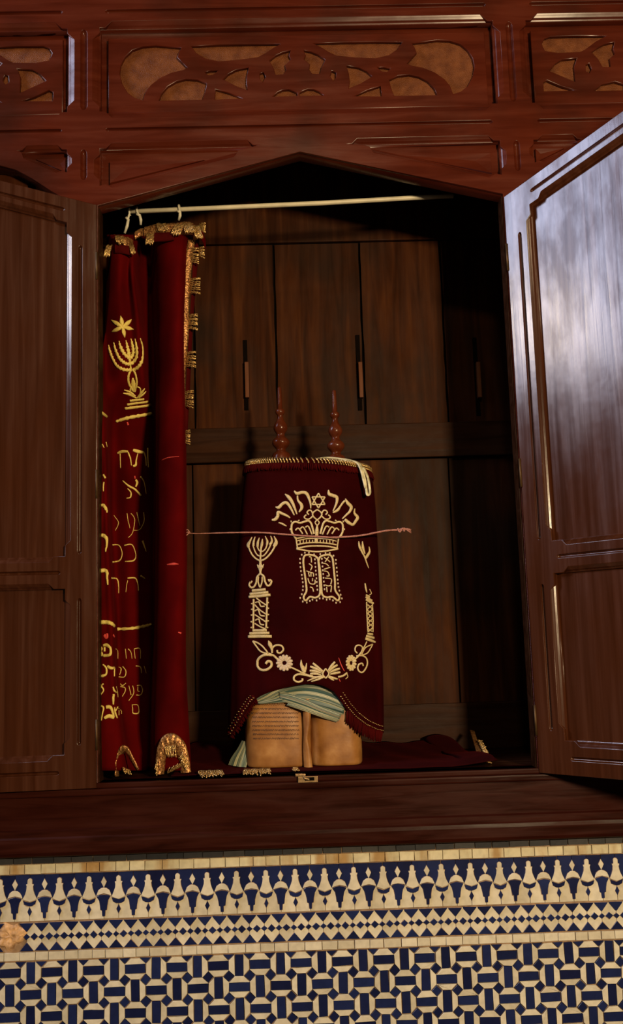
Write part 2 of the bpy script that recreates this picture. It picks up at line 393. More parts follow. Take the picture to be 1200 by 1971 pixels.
def shrink(pts, g=0.0006):
    cx = sum(p[0] for p in pts)/len(pts); cz = sum(p[1] for p in pts)/len(pts); out = []
    for x, z in pts:
        d = Vector((cx-x, cz-z)); l = d.length or 1; d = d/l*min(g*1.3, l*0.4); out.append((x+d.x, z+d.y))
    return out
cream, stain, blue, dark = [], [], [], []
G = 0.0007
def row(lst, z0, z1, wd, y=0.001):
    x = XL
    while x < XR:
        w_ = wd*random.uniform(0.85, 1.2); lst.append((jit([(x+G, z0+G), (x+w_-G, z0+G), (x+w_-G, z1-G), (x+G, z1-G)], 0.0005), y)); x += w_
row(dark, 1.0735, 1.0875, 0.042, 0.002)
row(stain, 1.0515, 1.0730, 0.034)
row(cream, 0.8635, 0.8825, 0.034)
# merlon band, pattern unit traced in units of a 4.8x enlargement
PM = 0.0674; X0 = at(57.0, 1700).x; S = PM/267.5; ZT = 1.0505; ZB = 0.9475; SZ = (ZT-ZB)/416.0
def mp_(pts, cx): return [(cx+x*S, ZT-(y-212)*SZ) for x, y in pts]
def mir(half): return half+[(-x, y) for x, y in half[::-1] if abs(x) > 0.5]
minaret = mir([(0, 246), (14, 252), (20, 262), (20, 298), (33, 300), (31, 312), (27, 318), (31, 350), (42, 385), (62, 428), (40, 440), (0, 454)])
minaret = [(x, y) for x, y in minaret]
capp = mir([(0, 350), (22, 355), (48, 374), (60, 398), (68, 420), (50, 412), (0, 403)])
dia = [(0, 252), (25, 300), (0, 350), (-25, 300)]
invm = mir([(0, 603), (12, 600), (15, 552), (29, 546), (33, 505), (42, 462), (62, 427), (40, 417), (0, 410)])
cres = [(-61, 438), (-40, 446), (0, 460), (40, 446), (61, 438), (50, 474), (22, 490), (0, 492), (-22, 490), (-50, 474)]
dia2 = [(0, 498), (20, 540), (0, 582), (-20, 540)]
n0 = int((XL-X0)/PM)-1; grout_over = []
for k in range(n0, n0+int((XR-XL)/PM)+3):
    c = X0+k*PM; h = c+PM/2
    if c < XL+0.05 or c > XR-0.08: continue
    half = S*267.5/2
    for sgn, cc in ((1, c), (-1, c+PM)):     # blue slab either side of each minaret, split along the diamond
        xa, xb = cc, cc+sgn*half
        blue.append((jit([(min(xa, xb)+G*.7, ZT-(425-212)*SZ), (max(xa, xb)-G*.7, ZT-(425-212)*SZ), (max(xa, xb)-G*.7, ZT-G), (min(xa, xb)+G*.7, ZT-G)], 0.0003), 0.0030))
    lo = ZB+G; hi = ZT-(424-212)*SZ
    cream.append(([(c+G*.7, lo), (c+half-G*.7, lo), (c+half-G*.7, hi), (c+G*.7, hi)], 0.0030))
    cream.append(([(c+half+G*.7, lo), (c+PM-G*.7, lo), (c+PM-G*.7, hi), (c+half+G*.7, hi)], 0.0030))
    for shp, cc, lst in ((minaret, c, cream), (capp, h, cream), (dia, h, cream), (invm, h, blue), (cres, c, blue), (dia2, c, blue)):
        p = mp_(shp, cc)
        big = [(x+(x-sum(q[0] for q in p)/len(p))*0.0, z) for x, z in p]
        cx = sum(q[0] for q in p)/len(p); cz = sum(q[1] for q in p)/len(p)
        big = [(x+(0.0006 if x > cx+1e-4 else -0.0006 if x < cx-1e-4 else 0), z+(0.0006 if z > cz else -0.0006)) for x, z in p]
        grout_over.append((big, 0.0020)); lst.append((jit(p, 0.0005), 0.0010))
# zigzag band
PZ = PM/2; ZT2 = 0.9455; ZB2 = 0.8845; X1 = at(123.0, 1780).x
def zp(pts, cx): return [(cx+x*PZ/135, ZT2-(y-636)*(ZT2-ZB2)/278) for x, y in pts]
k = 0; x = X1-PZ*45
while x < XR-0.03:
    if x > XL+0.02:
        cream.append((zp([(-66, 638), (66, 638), (66, 913), (-66, 913)], x), 0.0030))
        for shp in ([(2, 638), (131, 638), (124, 652), (70, 724), (62, 724), (8, 652)], [(4, 912), (66, 832), (70, 832), (131, 912)],
                    [(0, 738), (36, 775), (0, 812), (-36, 775)], [(67, 747), (96, 775), (67, 803), (39, 775)]):
            p = zp(shp, x); cx = sum(q[0] for q in p)/len(p); cz = sum(q[1] for q in p)/len(p)
            grout_over.append(([(a+(0.0005 if a > cx else -0.0005), b_+(0.0005 if b_ > cz else -0.0005)) for a, b_ in p], 0.0020))
            blue.append((jit(p, 0.0007), 0.0010))
    x += PZ
# geometric field: octagons crossed by bars with small squares between
A = 0.0470; XG = at(59.0, 1870).x; ZG = 0.8615-A/2-0.0005; hb = 0.0092; cc_ = 0.0126
for j in range(0, 11):
    for i in range(int((XL-XG)/A)-1, int((XR-XG)/A)+1):
        cx = XG+i*A; cz = ZG-j*A
        if cx < XL+A or cx > XR-A: continue
        vert = (i+j) % 2 == 0; a = A/2-G; q = A/2-cc_
        bar = [(-a, -hb), (a, -hb), (a, hb), (-a, hb)]
        tr1 = [(-a, hb+G*1.6), (a, hb+G*1.6), (a, q-G*.5), (q-G, a), (-q+G, a), (-a, q-G*.5)]
        tr2 = [(x_, -y_) for x_, y_ in tr1]
        for shp, lst in ((bar, blue), (tr1, cream), (tr2, cream)):
            p = [(cx+(y_ if vert else x_), cz+(x_ if vert else y_)) for x_, y_ in shp]
            lst.append((jit(p, 0.0008), 0.0014))
        d = cc_-G*1.4; p = [(cx+A/2+d, cz-A/2), (cx+A/2, cz-A/2+d), (cx+A/2-d, cz-A/2), (cx+A/2, cz-A/2-d)]
        blue.append((jit(p, 0.0009), 0.0014))
        if j == 0:
            blue.append((jit([(cx+A/2-d, cz+A/2), (cx+A/2+d, cz+A/2), (cx+A/2, cz+A/2-d)], 0.0006), 0.0014))
px0, pz0 = at2(20, 1802)
def chipped(p):  # tiles lost where the plaster shows
    cx = sum(q[0] for q in p)/len(p); cz = sum(q[1] for q in p)/len(p)
    return ((cx-px0)/0.034)**2+((cz-pz0)/0.030)**2 < 1 and cz > 0.8835
for lst in (cream, blue, grout_over): lst[:] = [t for t in lst if not chipped(t[0])]
for o in (tiles_obj('cream_tiles', TL_CREAM, cream, wall), tiles_obj('stained_border_tiles', TL_STAIN, stain, wall),
          tiles_obj('blue_tiles', TL_BLUE, blue, wall), tiles_obj('dark_border_tiles', TL_DARK, dark, wall),
          tiles_obj('grout_lines', P_GROUT, grout_over, wall)): pass
# rough plaster where tiles have fallen
bm = bmesh.new(); c0 = bm.verts.new((px0, -0.001, pz0)); ringo = None
for ri in range(1, 6):
    ring = []
    for k in range(28):
        a_ = 2*math.pi*k/28; rr = ri/5*(0.92+0.16*math.sin(3*a_+1)+0.12*math.sin(7*a_)+0.05*math.sin(13*a_)); ring.append(bm.verts.new((px0+0.036*rr*math.cos(a_), 0.0065 if ri == 5 else 0.0012+random.uniform(-0.0035, 0.0022), max(0.8845, pz0+0.031*rr*math.sin(a_)))))
    for k in range(28):
        if ringo is None: bm.faces.new((c0, ring[k], ring[(k+1) % 28]))
        else: bm.faces.new((ringo[k], ring[k], ring[(k+1) % 28], ringo[(k+1) % 28]))
    ringo = ring
bm_obj('bare_plaster', bm, P_PLAST, wall, True)

# ================================================================== THE WOODEN ARK
ark = thing('torah_ark', 'carved dark red wooden wall cupboard with pointed arch opening and open doors above blue tiles', 'cabinet', (0.044, 0.0, 1.09))
def A_(o): return keep(o, ark)
JL, JR, SILL = -0.470, 0.5565, 1.250
SPL, SPR, APX, APZ = 2.664, 2.672, 0.0442, 2.797
opening = [(JL, SILL), (JR, SILL), (JR, SPR), (APX, APZ), (JL, SPL)]
FT, FB = 3.150, 2.9185                       # carved frieze field
PLx0, PLx1 = -0.5485, -0.4650; PRx0, PRx1 = 0.5570, 0.6440
TOPZ = 3.62
holes1, holes2 = [], []
mbm = bmesh.new()
def panel_hole(pts, w, stop):
    holes2.append(pts); holes1.append(stops_shape(pts, w, stop)); moulding(mbm, pts, w, stop)
def groove(x0, z0, x1, z1, w_):
    holes1.append(slot(x0, z0, x1, z1, w_)); trough(mbm, x0, z0, x1, z1, w_)
panel_hole([(PLx1, FB), (PRx0, FB), (PRx0, FT), (PLx1, FT)], 0.018, 0.014)
panel_hole([(XL+0.06, FB), (PLx0, FB), (PLx0, FT), (XL+0.06, FT)], 0.018, 0.014)
panel_hole([(PRx1, FB), (XR-0.06, FB), (XR-0.06, FT), (PRx1, FT)], 0.018, 0.014)
triL = px([(192, 286), (192, 357), (470, 286), (499, 277)]); triL[0] = (PLx1, triL[0][1]); triL[1] = (PLx1, triL[1][1])
triR = px([(969, 268), (969, 336), (700, 279), (666, 275)]); triR[0] = (PRx0, 2.8215); triR[1] = (PRx0, triR[1][1])
ztr = triL[0][1]; triR[0] = (PRx0, ztr); triR[3] = (triR[3][0], ztr-0.001); triL[3] = (triL[3][0], ztr+0.001)
panel_hole(triL, 0.014, 0.016); panel_hole(triR, 0.014, 0.016)
ttL = [(PLx0, ztr), (PLx0, ztr-0.062), (PLx0-0.125, ztr)]; ttR = [(PRx1, ztr), (PRx1, ztr-0.062), (PRx1+0.125, ztr)]
panel_hole(ttL, 0.012, 0.012); panel_hole(ttR, 0.012, 0.012)
# ogee arches of the neighbouring bays (only their ends show)
sideL = px([(97.5, 367), (61, 343), (30.5, 326.7), (0, 318.6)]); sideL = sideL+[(XL+0.05, sideL[-1][1]+0.03), (XL+0.05, SILL), (-0.5560, SILL), (-0.5560, sideL[0][1]-0.02)]
sideR = [(0.0884-x+0.0, z) for x, z in sideL]; sideR = [(max(0.652, min(x, XR-0.05)), z) for x, z in sideR]
# slots
for (x0, x1) in ((PLx1+0.022, PRx0-0.022), (XL+0.06, PLx0-0.020), (PRx1+0.020, XR-0.06)):
    groove(x0, 2.868, x1, 2.868, 0.0040); groove(x0, 3.196, x1, 3.196, 0.0045)
for xc in ((PLx0+PLx1)/2+0.001, (PRx0+PRx1)/2-0.001):
    groove(xc, FB+0.018, xc, FT-0.018, 0.0085); groove(xc, 2.745, xc, 2.803, 0.0075)
groove(JL+0.02, 1.2065, JR-0.010, 1.2065, 0.0040); groove(JR+0.10, 1.2065, XR-0.1, 1.2065, 0.0040); groove(XL+0.06, 1.2065, JL-0.12, 1.2065, 0.0040)
outer = [(XL, 1.135), (XR, 1.135), (XR, TOPZ), (XL, TOPZ)]
A_(plate('face_frame', outer, [opening, sideL, sideR]+holes1, 0.0, 0.0100, W_FAC, bevel=0.0012, res=2))
A_(bm_obj('face_moulding', mbm, W_FAC, None, True, True))
A_(plate('face_frame_backing', outer, [opening, sideL, sideR]+holes2, 0.0100, 0.050, W_FAC, bevel=0.0012))
A_(box('jamb_shade_strip', JR-0.003, JR+0.0005, 0.006, 0.050, SILL, SPR-0.004, W_RAIL)); A_(box('jamb_shade_strip', JL-0.0005, JL+0.003, 0.006, 0.050, SILL, SPL-0.004, W_RAIL))  # thin dark boards added so the jamb faces look shaded
# closed neighbouring doors seen as dark boards behind their arches, and a dark gap
A_(box('neighbour_door_board', XL+0.02, -0.540, 0.020, 0.040, 1.20, 2.93, W_DOOR)).location.y += 0.031
A_(box('neighbour_door_board', 0.640, XR-0.02, 0.020, 0.040, 1.20, 2.93, W_DOOR)).location.y += 0.031
# frieze carvings
def carve(name, rect, hls, yf=0.0135):
    x0, z0, x1, z1 = rect
    g = A_(box(name+'_ground', x0+0.010, x1-0.010, 0.0236, 0.030, z0+0.010, z1-0.010, W_GROUND))
    A_(box(name+'_backing', x0-0.02, x1+0.02, 0.030, 0.049, z0-0.001, z1+0.022, W_FAC))
    f = A_(plate(name, [(x0, z0), (x1, z0), (x1, z1), (x0, z1)], hls, yf, 0.0232, W_FAC, bevel=0.0016))
    return f
HA = [(349, 91), (300, 87), (275, 89), (255, 96), (241, 109), (233, 124), (230.5, 141), (235, 160), (246, 178), (260, 188), (275, 192), (280, 176), (290, 163), (308, 149), (330, 139), (352, 134), (361, 130), (350, 119), (341, 110), (344, 100)]
HB = [(306, 193), (311, 180), (323, 166), (340, 156), (358, 151.5), (380, 153), (398, 160), (395, 175), (390, 191)]
HC = [(368, 88), (420, 85.5), (480, 84.5), (541, 83.5), (525, 92), (512, 101), (497, 109), (460, 114), (422, 117), (396, 112), (378, 101)]
HE = [(430, 152), (440, 142), (455, 134), (479, 129), (475, 145), (474, 160), (477, 173), (455, 165)]
HF = [(415, 171), (440, 178), (468, 188.5), (414, 191)]
HG = [(500, 141), (508, 138), (511.5, 148), (506, 157.5), (501, 152)]
HH = [(519, 116), (532, 106), (545, 100), (560, 96), (556, 106), (560, 114), (549, 124), (551, 134), (546, 142), (531, 143), (527, 130)]
HI = [(525, 185), (535, 177), (545, 172.5), (556, 171.5), (566, 175), (572.5, 178), (572.5, 184)]
HD = [(394, 138), (406, 135.5), (420, 134.5), (411, 143), (401, 144)]
XM = at(573.8, 140).x; hls = []
for h_ in (HA, HB, HC, HD, HE, HF, HG, HH, HI):
    w_ = [tuple(p) for p in px(h_, 0.0125)]; hls.append(w_); hls.append([(2*XM-x_, z_) for x_, z_ in w_][::-1])
carve('carved_panel', (-0.4455, FB+0.0015, 0.5365, 3.1285), hls)
RH = [[(1044, 84), (1049, 74), (1060, 70), (1110, 68.5), (1168, 68), (1148, 79), (1128, 94), (1118, 99), (1075, 101), (1050, 97)], [(1140, 100), (1152, 91), (1165, 84), (1184, 80), (1181, 93), (1185, 103), (1175, 112), (1177, 128), (1161, 128), (1152, 112)],
      [(1059, 136), (1070, 122), (1083, 114), (1111, 111), (1106, 128), (1109, 157), (1085, 147)], [(1047, 158), (1054, 154), (1082, 166), (1110, 173), (1048, 175)],
      [(1129, 124), (1135, 121), (1140, 132), (1136, 140), (1129, 136)], [(1145, 174), (1160, 162), (1185, 156.5), (1203, 162), (1203, 173)]]
rhw = [[tuple(p) for p in px(h_, 0.0125)] for h_ in RH]
carve('carved_panel', (PRx1+0.014, FB+0.0015, XR-0.08, 3.1285), rhw)
lhw = [[(PLx0+PRx1-x_, z_) for x_, z_ in h_][::-1] for h_ in rhw]
carve('carved_panel', (XL+0.08, FB+0.0015, PLx0-0.014, 3.1285), lhw)
# raised triangular panels in the spandrels
def spandrel(tri, s):
    a, b_, c = tri[0], tri[1], tri[-1]
    A_(plate('spandrel_backing', [(a[0]-s*0.02, a[1]+0.01), (c[0]+s*0.05, a[1]+0.01), (c[0]+s*0.05, a[1]-0.02), (a[0]-s*0.02, b_[1]-0.02)], [], 0.024, 0.048, W_FAC))
    bm = bmesh.new()
    def P(f, g): return (a[0]+(c[0]-a[0])*f, a[1]+(b_[1]-a[1])*g)
    pts = [P(0.05, 0.26), P(0.05, 0.93), P(0.68, 0.27)]; ce = P(0.16, 0.50)
    lo = [bm.verts.new((x, 0.024, z)) for x, z in pts]
    inn = [bm.verts.new((ce[0]+(x-ce[0])*0.93, 0.013, ce[1]+(z-ce[1])*0.86)) for x, z in pts]
    mid = bm.verts.new((ce[0], 0.015, ce[1]))
    for k in range(3):
        q = (k+1) % 3; bm.faces.new((lo[k], lo[q], inn[q], inn[k])); bm.faces.new((inn[k], inn[q], mid))
    A_(bm_obj('spandrel_panel', bm, W_FAC))
spandrel(triL, 1); spandrel(triR, -1); spandrel(ttL, -1); spandrel(ttR, 1)
# cornice above, sill nosing, base moulding
A_(box('sill_nosing', XL, XR, -0.010, 0.020, 1.222, 1.2375, W_SILL, bev=0.004))
A_(box('sill_board', JL-0.08, JR+0.08, -0.004, 0.075, 1.2375, SILL, W_SILL, bev=0.003))
bm = bmesh.new(); prof = [(-0.002, 1.150), (-0.010, 1.147), (-0.010, 1.140), (-0.010, 1.134), (-0.013, 1.130), (-0.015, 1.122), (-0.015, 1.100), (-0.012, 1.093), (-0.008, 1.0900), (0.04, 1.0900), (0.04, 1.150)]
ra = [bm.verts.new((XL, y, z)) for y, z in prof]; rb = [bm.verts.new((XR, y, z)) for y, z in prof]
for k in range(len(prof)): bm.faces.new((ra[k], ra[(k+1) % len(prof)], rb[(k+1) % len(prof)], rb[k]))
bm.faces.new(ra); bm.faces.new(rb); A_(bm_obj('base_moulding', bm, W_SILL))
A_(box('lower_rail', XL, XR, -0.0015, 0.02, 1.148, 1.2225, W_SILL, bev=0.0015)).location = (0, 0.0, 0)
# interior
IX0, IX1, ID = -0.640, 0.700, 0.45
A_(box('shelf_board', IX0, IX1, 0.0755, ID+0.03, 1.205, SILL-0.001, W_RAIL))
A_(box('side_board', IX0-0.02, IX0, 0.051, ID+0.03, 1.2, 3.05, W_BACK)); A_(box('side_board', IX1, IX1+0.02, 0.051, ID+0.03, 1.2, 3.05, W_BACK))
A_(box('top_board', IX0, IX1, 0.051, ID+0.03, 3.0, 3.02, W_RAIL))
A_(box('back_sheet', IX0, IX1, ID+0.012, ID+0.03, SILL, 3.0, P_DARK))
def bx(u, v): return at(u, v, ID).x
gU = [IX0, bx(375, 700), bx(531, 640), bx(698, 640), bx(858, 700), IX1]
for i, (a, c) in enumerate(zip(gU, gU[1:])):
    bm = bmesh.new(); zs = [2.184+(2.745-2.184)*k/14 for k in range(15)]
    wl = [random.uniform(0, 0.0022) for _ in zs]; wr = [random.uniform(0, 0.0028) for _ in zs]
    dy = random.uniform(-0.002, 0.002)
    fr = [(bm.verts.new((a+0.002+l, ID+dy, z)), bm.verts.new((c-0.002-r_, ID+dy, z))) for z, l, r_ in zip(zs, wl, wr)]
    bk = [(bm.verts.new((a+0.002+l, ID+0.011, z)), bm.verts.new((c-0.002-r_, ID+0.011, z))) for z, l, r_ in zip(zs, wl, wr)]
    for k in range(14):
        bm.faces.new((fr[k][0], fr[k][1], fr[k+1][1], fr[k+1][0])); bm.faces.new((fr[k][1], bk[k][1], bk[k+1][1], fr[k+1][1])); bm.faces.new((bk[k][0], fr[k][0], fr[k+1][0], bk[k+1][0]))
    bm.faces.new((fr[14][0], fr[14][1], bk[14][1], bk[14][0]))
    A_(bm_obj('back_plank', bm, W_BACK)).data.transform(Matrix.Identity(4))
gL = [IX0, bx(372, 1000), bx(868, 1100), IX1]; gL[2] = bx(874, 1100)
for a, c in zip(gL, gL[1:]): A_(box('back_plank', a+0.002, c-0.002, ID-0.001, ID+0.011, 1.36, 2.079, W_BACK, bev=0.0015))
A_(box('back_rail', IX0, IX1, ID-0.020, ID+0.010, 2.081, 2.183, W_RAIL, bev=0.003))
A_(box('back_rail', IX0, IX1, ID-0.014, ID+0.010, SILL, 1.378, W_RAIL, bev=0.003))
A_(box('back_rail', IX0, IX1, ID-0.004, ID+0.010, 2.750, 3.0, W_BACK, bev=0.003))
for u, v0, v1 in ((474, 655, 790), (692, 645, 790), (918, 650, 800)):
    x = bx(u, 720); za, zb = at(u, v1, ID).z, at(u, v0, ID).z
    s_ = A_(box('slot_shade_box', x-0.007, x+0.005, ID-0.0035, ID+0.004, za, zb, P_DARK, bev=0.001))  # raised black box paints the shade of a slot behind the peg
    p_ = box('wooden_peg', x-0.0030, x+0.0085, ID-0.020, ID-0.002, at(u, 768, ID).z, at(u, 700, ID).z, W_PEG, bev=0.0015); A_(p_)

# ------------------------------------------------------------------ doors
def make_door(sg, hinge, rz):
    """door in its own frame: hinge edge at x=0, free edge at sg*W, visible face at y=0"""
    Wd, zb, T = 0.509, 1.2395, 0.032; tn = 0.2535
    zt = lambda u: SPL-0.004+tn*u
    d = bpy.data.objects.new('door', None)  # replaced by the frame mesh below
    bpy.data.objects.remove(d)
    S_ = lambda pts: [(sg*u, z) for u, z in pts]
    st = 0.074; fr = Wd-0.074
    up = [(st, 1.777), (fr, 1.777), (fr, zt(fr)-0.066), (st, zt(st)-0.066)]; lo = [(st, 1.317), (fr, 1.317), (fr, 1.700), (st, 1.700)]
    out = [(0, zb), (Wd, zb), (Wd, zt(Wd)), (0, zt(0))]
    mw, ms_ = 0.0125, 0.026
    h1 = [stops_shape(S_(up), mw, ms_), stops_shape(S_(lo), mw, ms_)]; mb = bmesh.new()
    moulding(mb, S_(up), mw, ms_); moulding(mb, S_(lo), mw, ms_)
    g = 0.0042
    def sl(a, b_): (u0, z0), (u1, z1) = a, b_; h1.append(slot(sg*u0, z0, sg*u1, z1, g)); trough(mb, sg*u0, z0, sg*u1, z1, g, 0.006)
    sl((0.040, 1.790), (0.040, zt(0.04)-0.125)); sl((0.040, 1.345), (0.040, 1.670)); sl((Wd-0.040, 1.790), (Wd-0.040, zt(Wd)-0.125)); sl((Wd-0.040, 1.345), (Wd-0.040, 1.670))
    sl((0.092, 1.7385), (Wd-0.092, 1.7385)); sl((0.092, 1.277), (Wd-0.092, 1.277)); sl((0.085, zt(0.085)-0.034), (Wd-0.085, zt(Wd-0.085)-0.034))
    f1 = plate('door', S_(out), h1, 0.0, 0.0100, W_DOOR, bevel=0.0012, res=2)
    f2 = plate('door_backing', S_(out), [S_(up), S_(lo)], 0.0100, T, W_DOOR, bevel=0.0012)
    bm = bmesh.new(); bm.from_mesh(f1.data); bm.from_mesh(f2.data); bm.to_mesh(f1.data); bm.free(); bpy.data.objects.remove(f2)
    bm_obj('door_moulding', mb, W_DOOR, f1, True, True)
    for z0, z1a, z1b in ((1.310, 1.708, 1.708), (1.770, zt(st-0.01)-0.058, zt(fr+0.01)-0.058)):
        pn = plate('door_panel', S_([(st-0.01, z0), (fr+0.01, z0), (fr+0.01, z1b), (st-0.01, z1a)]), [], 0.0165, 0.026, W_DOOR, bevel=0.001)
        pn.parent = f1
    for z in (1.36, 1.95, 2.50):
        hb_ = bmesh.new(); add_tube(hb_, [(0.0, -0.001, z-0.035), (0.0, -0.001, z+0.035)], 0.0028, 10); hg = bm_obj('hinge', hb_, P_STEEL, f1, True)
    A_(f1); f1.location = Vector(hinge); f1.rotation_euler = (0, 0, rz)
    return f1
dl = make_door(-1, (JL, -0.012, 0), R(5)); dl['label'] = 'left door swung flat against the cupboard face'
dr = make_door(1, (JR, -0.006, 0), R(-47)); dr['label'] = 'right door standing open and reflecting the daylight'
# slide latch on the sill
lt = bmesh.new(); lx = at(592, 1496).x
add_box(lt, lx-0.022, lx+0.024, -0.0125, -0.0095, 1.2360, 1.2500, 0.001); add_box(lt, lx-0.028, lx-0.004, -0.014, -0.002, 1.2500, 1.2560, 0.002); add_tube(lt, [(lx-0.028, -0.008, 1.2545), (lx-0.012, -0.009, 1.2550), (lx-0.006, -0.016, 1.2460), (lx+0.004, -0.016, 1.2435)], 0.0022, 8)
A_(bm_obj('sill_latch', lt, P_BRASS)); A_(box('latch_slot_shade', lx-0.006, lx+0.016, -0.0135, -0.0100, 1.2405, 1.2480, P_DARK, bev=0.0005))  # black box on the plate paints the shade of the latch opening

# ================================================================== CURTAIN ROD AND HOOKS
rod = tag(tube('curtain_rod', [at(247, 407.5, 0.11), at(420, 400, 0.115), at(620, 391, 0.12), at(800, 380.5, 0.13), at(872, 377, 0.15)], 0.0062, P_ROD, None, 12), 'long cream painted rod spanning the top of the dark cupboard opening', 'curtain rod')
HOOKS = []
def hook(u, v0, v1, u1, y, label):
    t = thing('curtain_hook', label, 'hook', at(u, v0, y), 'white hooks on the curtain rod')
    a = at(u, v0, y); c = at(u1, v1, y)
    pts = [a+Vector((0.000, 0.010, -0.006)), a+Vector((0, 0.009, 0.002)), a+Vector((0, 0.002, 0.0095)), a+Vector((0, -0.009, 0.004)), a+Vector((0.002, -0.010, -0.008)), a+(c-a)*0.42+Vector((0.003, -0.010, 0))]
    keep(tube('rod_clip', catmull([tuple(p) for p in pts], 5), 0.0029, P_HOOK, None, 8), t)
    keep(tube('hook_knob', [a+(c-a)*0.34+Vector((-0.003, -0.010, 0)), a+(c-a)*0.46+Vector((0.006, -0.010, 0))], 0.0036, P_HOOK, None, 8), t)
    keep(tube('hook_stem', [a+(c-a)*0.40+Vector((0.004, -0.009, 0)), a+(c-a)*0.7+Vector((0.004, -0.006, 0)), c], [0.0036, 0.0042, 0.0032], P_HOOK, None, 8), t)
hook(249, 408, 449, 240, 0.110, 'leftmost white hook on the rod, tilted over the curtain corner')
hook(264, 406, 433, 271, 0.111, 'middle white hook on the rod, close beside the tilted one')
hook(345, 402, 424, 344, 0.113, 'rightmost white hook on the rod, above the thick curtain fold')

# ================================================================== VELVET CURTAIN
ROWS = [
 # v, [(u, depth) ...]
 (452, [(206, .15), (211, .12), (217, .080), (232, .062), (250, .075), (262, .135), (277, .200), (290, .180), (300, .120), (318, .088), (340, .074), (352, .080), (362, .115), (372, .140)]),
 (520, [(206, .15), (210, .12), (214, .085), (230, .062), (246, .085), (256, .070), (268, .180), (290, .230), (302, .150), (318, .098), (338, .072), (352, .080), (360, .120), (362, .150)]),
 (620, [(203, .14), (206, .12), (208, .098), (230, .070), (252, .085), (268, .080), (278, .210), (295, .240), (303, .150), (316, .100), (336, .070), (350, .074), (355, .120), (356, .160)]),
 (720, [(190, .06), (194, .055), (202, .13), (232, .112), (256, .125), (276, .120), (286, .220), (300, .240), (303, .150), (315, .100), (336, .068), (350, .074), (355, .120), (356, .160)]),
 (800, [(186, .045), (194, .040), (203, .075), (216, .200), (250, .205), (284, .225), (298, .280), (301, .220), (304, .130), (318, .085), (340, .066), (353, .074), (357, .120), (357, .160)]),
 (900, [(184, .040), (196, .035), (207, .060), (214, .260), (250, .250), (284, .280), (299, .320), (302, .220), (303, .125), (318, .082), (342, .063), (354, .072), (358, .120), (358, .160)]),
 (1000, [(184, .040), (198, .032), (209, .055), (214, .290), (248, .285), (284, .315), (299, .340), (302, .220), (303, .125), (318, .080), (342, .060), (355, .072), (359, .120), (359, .160)]),
 (1100, [(184, .040), (200, .030), (214, .050), (218, .280), (250, .270), (284, .310), (298, .330), (301, .220), (302, .125), (318, .078), (343, .058), (356, .072), (359, .120), (359, .160)]),
 (1200, [(184, .040), (203, .028), (219, .046), (223, .260), (250, .265), (286, .300), (298, .325), (300, .220), (301, .125), (318, .076), (340, .057), (354, .072), (357, .120), (357, .160)]),
 (1300, [(184, .040), (205, .026), (221, .044), (225, .240), (250, .250), (286, .285), (293, .310), (297, .210), (299, .120), (316, .074), (340, .056), (354, .072), (358, .120), (358, .160)]),
 (1400, [(184, .042), (207, .026), (232, .050), (238, .180), (262, .210), (284, .225), (290, .260), (296, .150), (299, .082), (322, .060), (350, .060), (361, .085), (363, .130), (363, .160)]),
 (1483, [(184, .045), (210, .028), (238, .045), (250, .120), (268, .155), (282, .175), (289, .200), (296, .135), (300, .080), (324, .058), (352, .058), (364, .080), (367, .125), (367, .155)]),
]
def build_curtain():
    rows = []
    for i in range(len(ROWS)-1):
        (v0, a), (v1, b_) = ROWS[i], ROWS[i+1]
        am = ROWS[i-1][1] if i > 0 else a; bm_ = ROWS[i+2][1] if i+2 < len(ROWS) else b_
        n = max(4, int((v1-v0)/9))
        for k in range(n+(1 if i == len(ROWS)-2 else 0)):
            t = k/n
            cr = lambda p, q, r_, s: 0.5*((2*q)+(-p+r_)*t+(2*p-5*q+4*r_-s)*t*t+(-p+3*q-3*r_+s)*t**3)
            rows.append((v0+(v1-v0)*t, [(cr(p[0], q[0], r_[0], s[0]), cr(p[1], q[1], r_[1], s[1])) for p, q, r_, s in zip(am, a, b_, bm_)]))
    grid = []
    for v, prof in rows:
        fine = catmull(prof, 7); wob = []
        for k, (u, y) in enumerate(fine):
            y2 = y+0.0022*math.sin(v*0.021+k*0.22)*math.sin(k*0.11+1.3)+0.0010*math.sin(v*0.06+k*0.5)
            p = at(u, v, y2)
            wob.append(p)
        grid.append(wob)
    bm = bmesh.new(); V = [[bm.verts.new(p) for p in r_] for r_ in grid]
    for i in range(len(V)-1):
        for k in range(len(V[0])-1): bm.faces.new((V[i][k], V[i+1][k], V[i+1][k+1], V[i][k+1]))
    return bm
bm = build_curtain(); bmesh.ops.recalc_face_normals(bm, faces=bm.faces)
CBVH = BVHTree.FromBMesh(bm)
curt = bm_obj('velvet_curtain', bm, V_CURT, None, True, False)
so = curt.modifiers.new('thick', 'SOLIDIFY'); so.thickness = 0.0025; so.offset = -1 if False else 0
tag(curt, 'crimson velvet curtain with gold embroidery and lettering, gathered at the left of the cupboard', 'curtain')

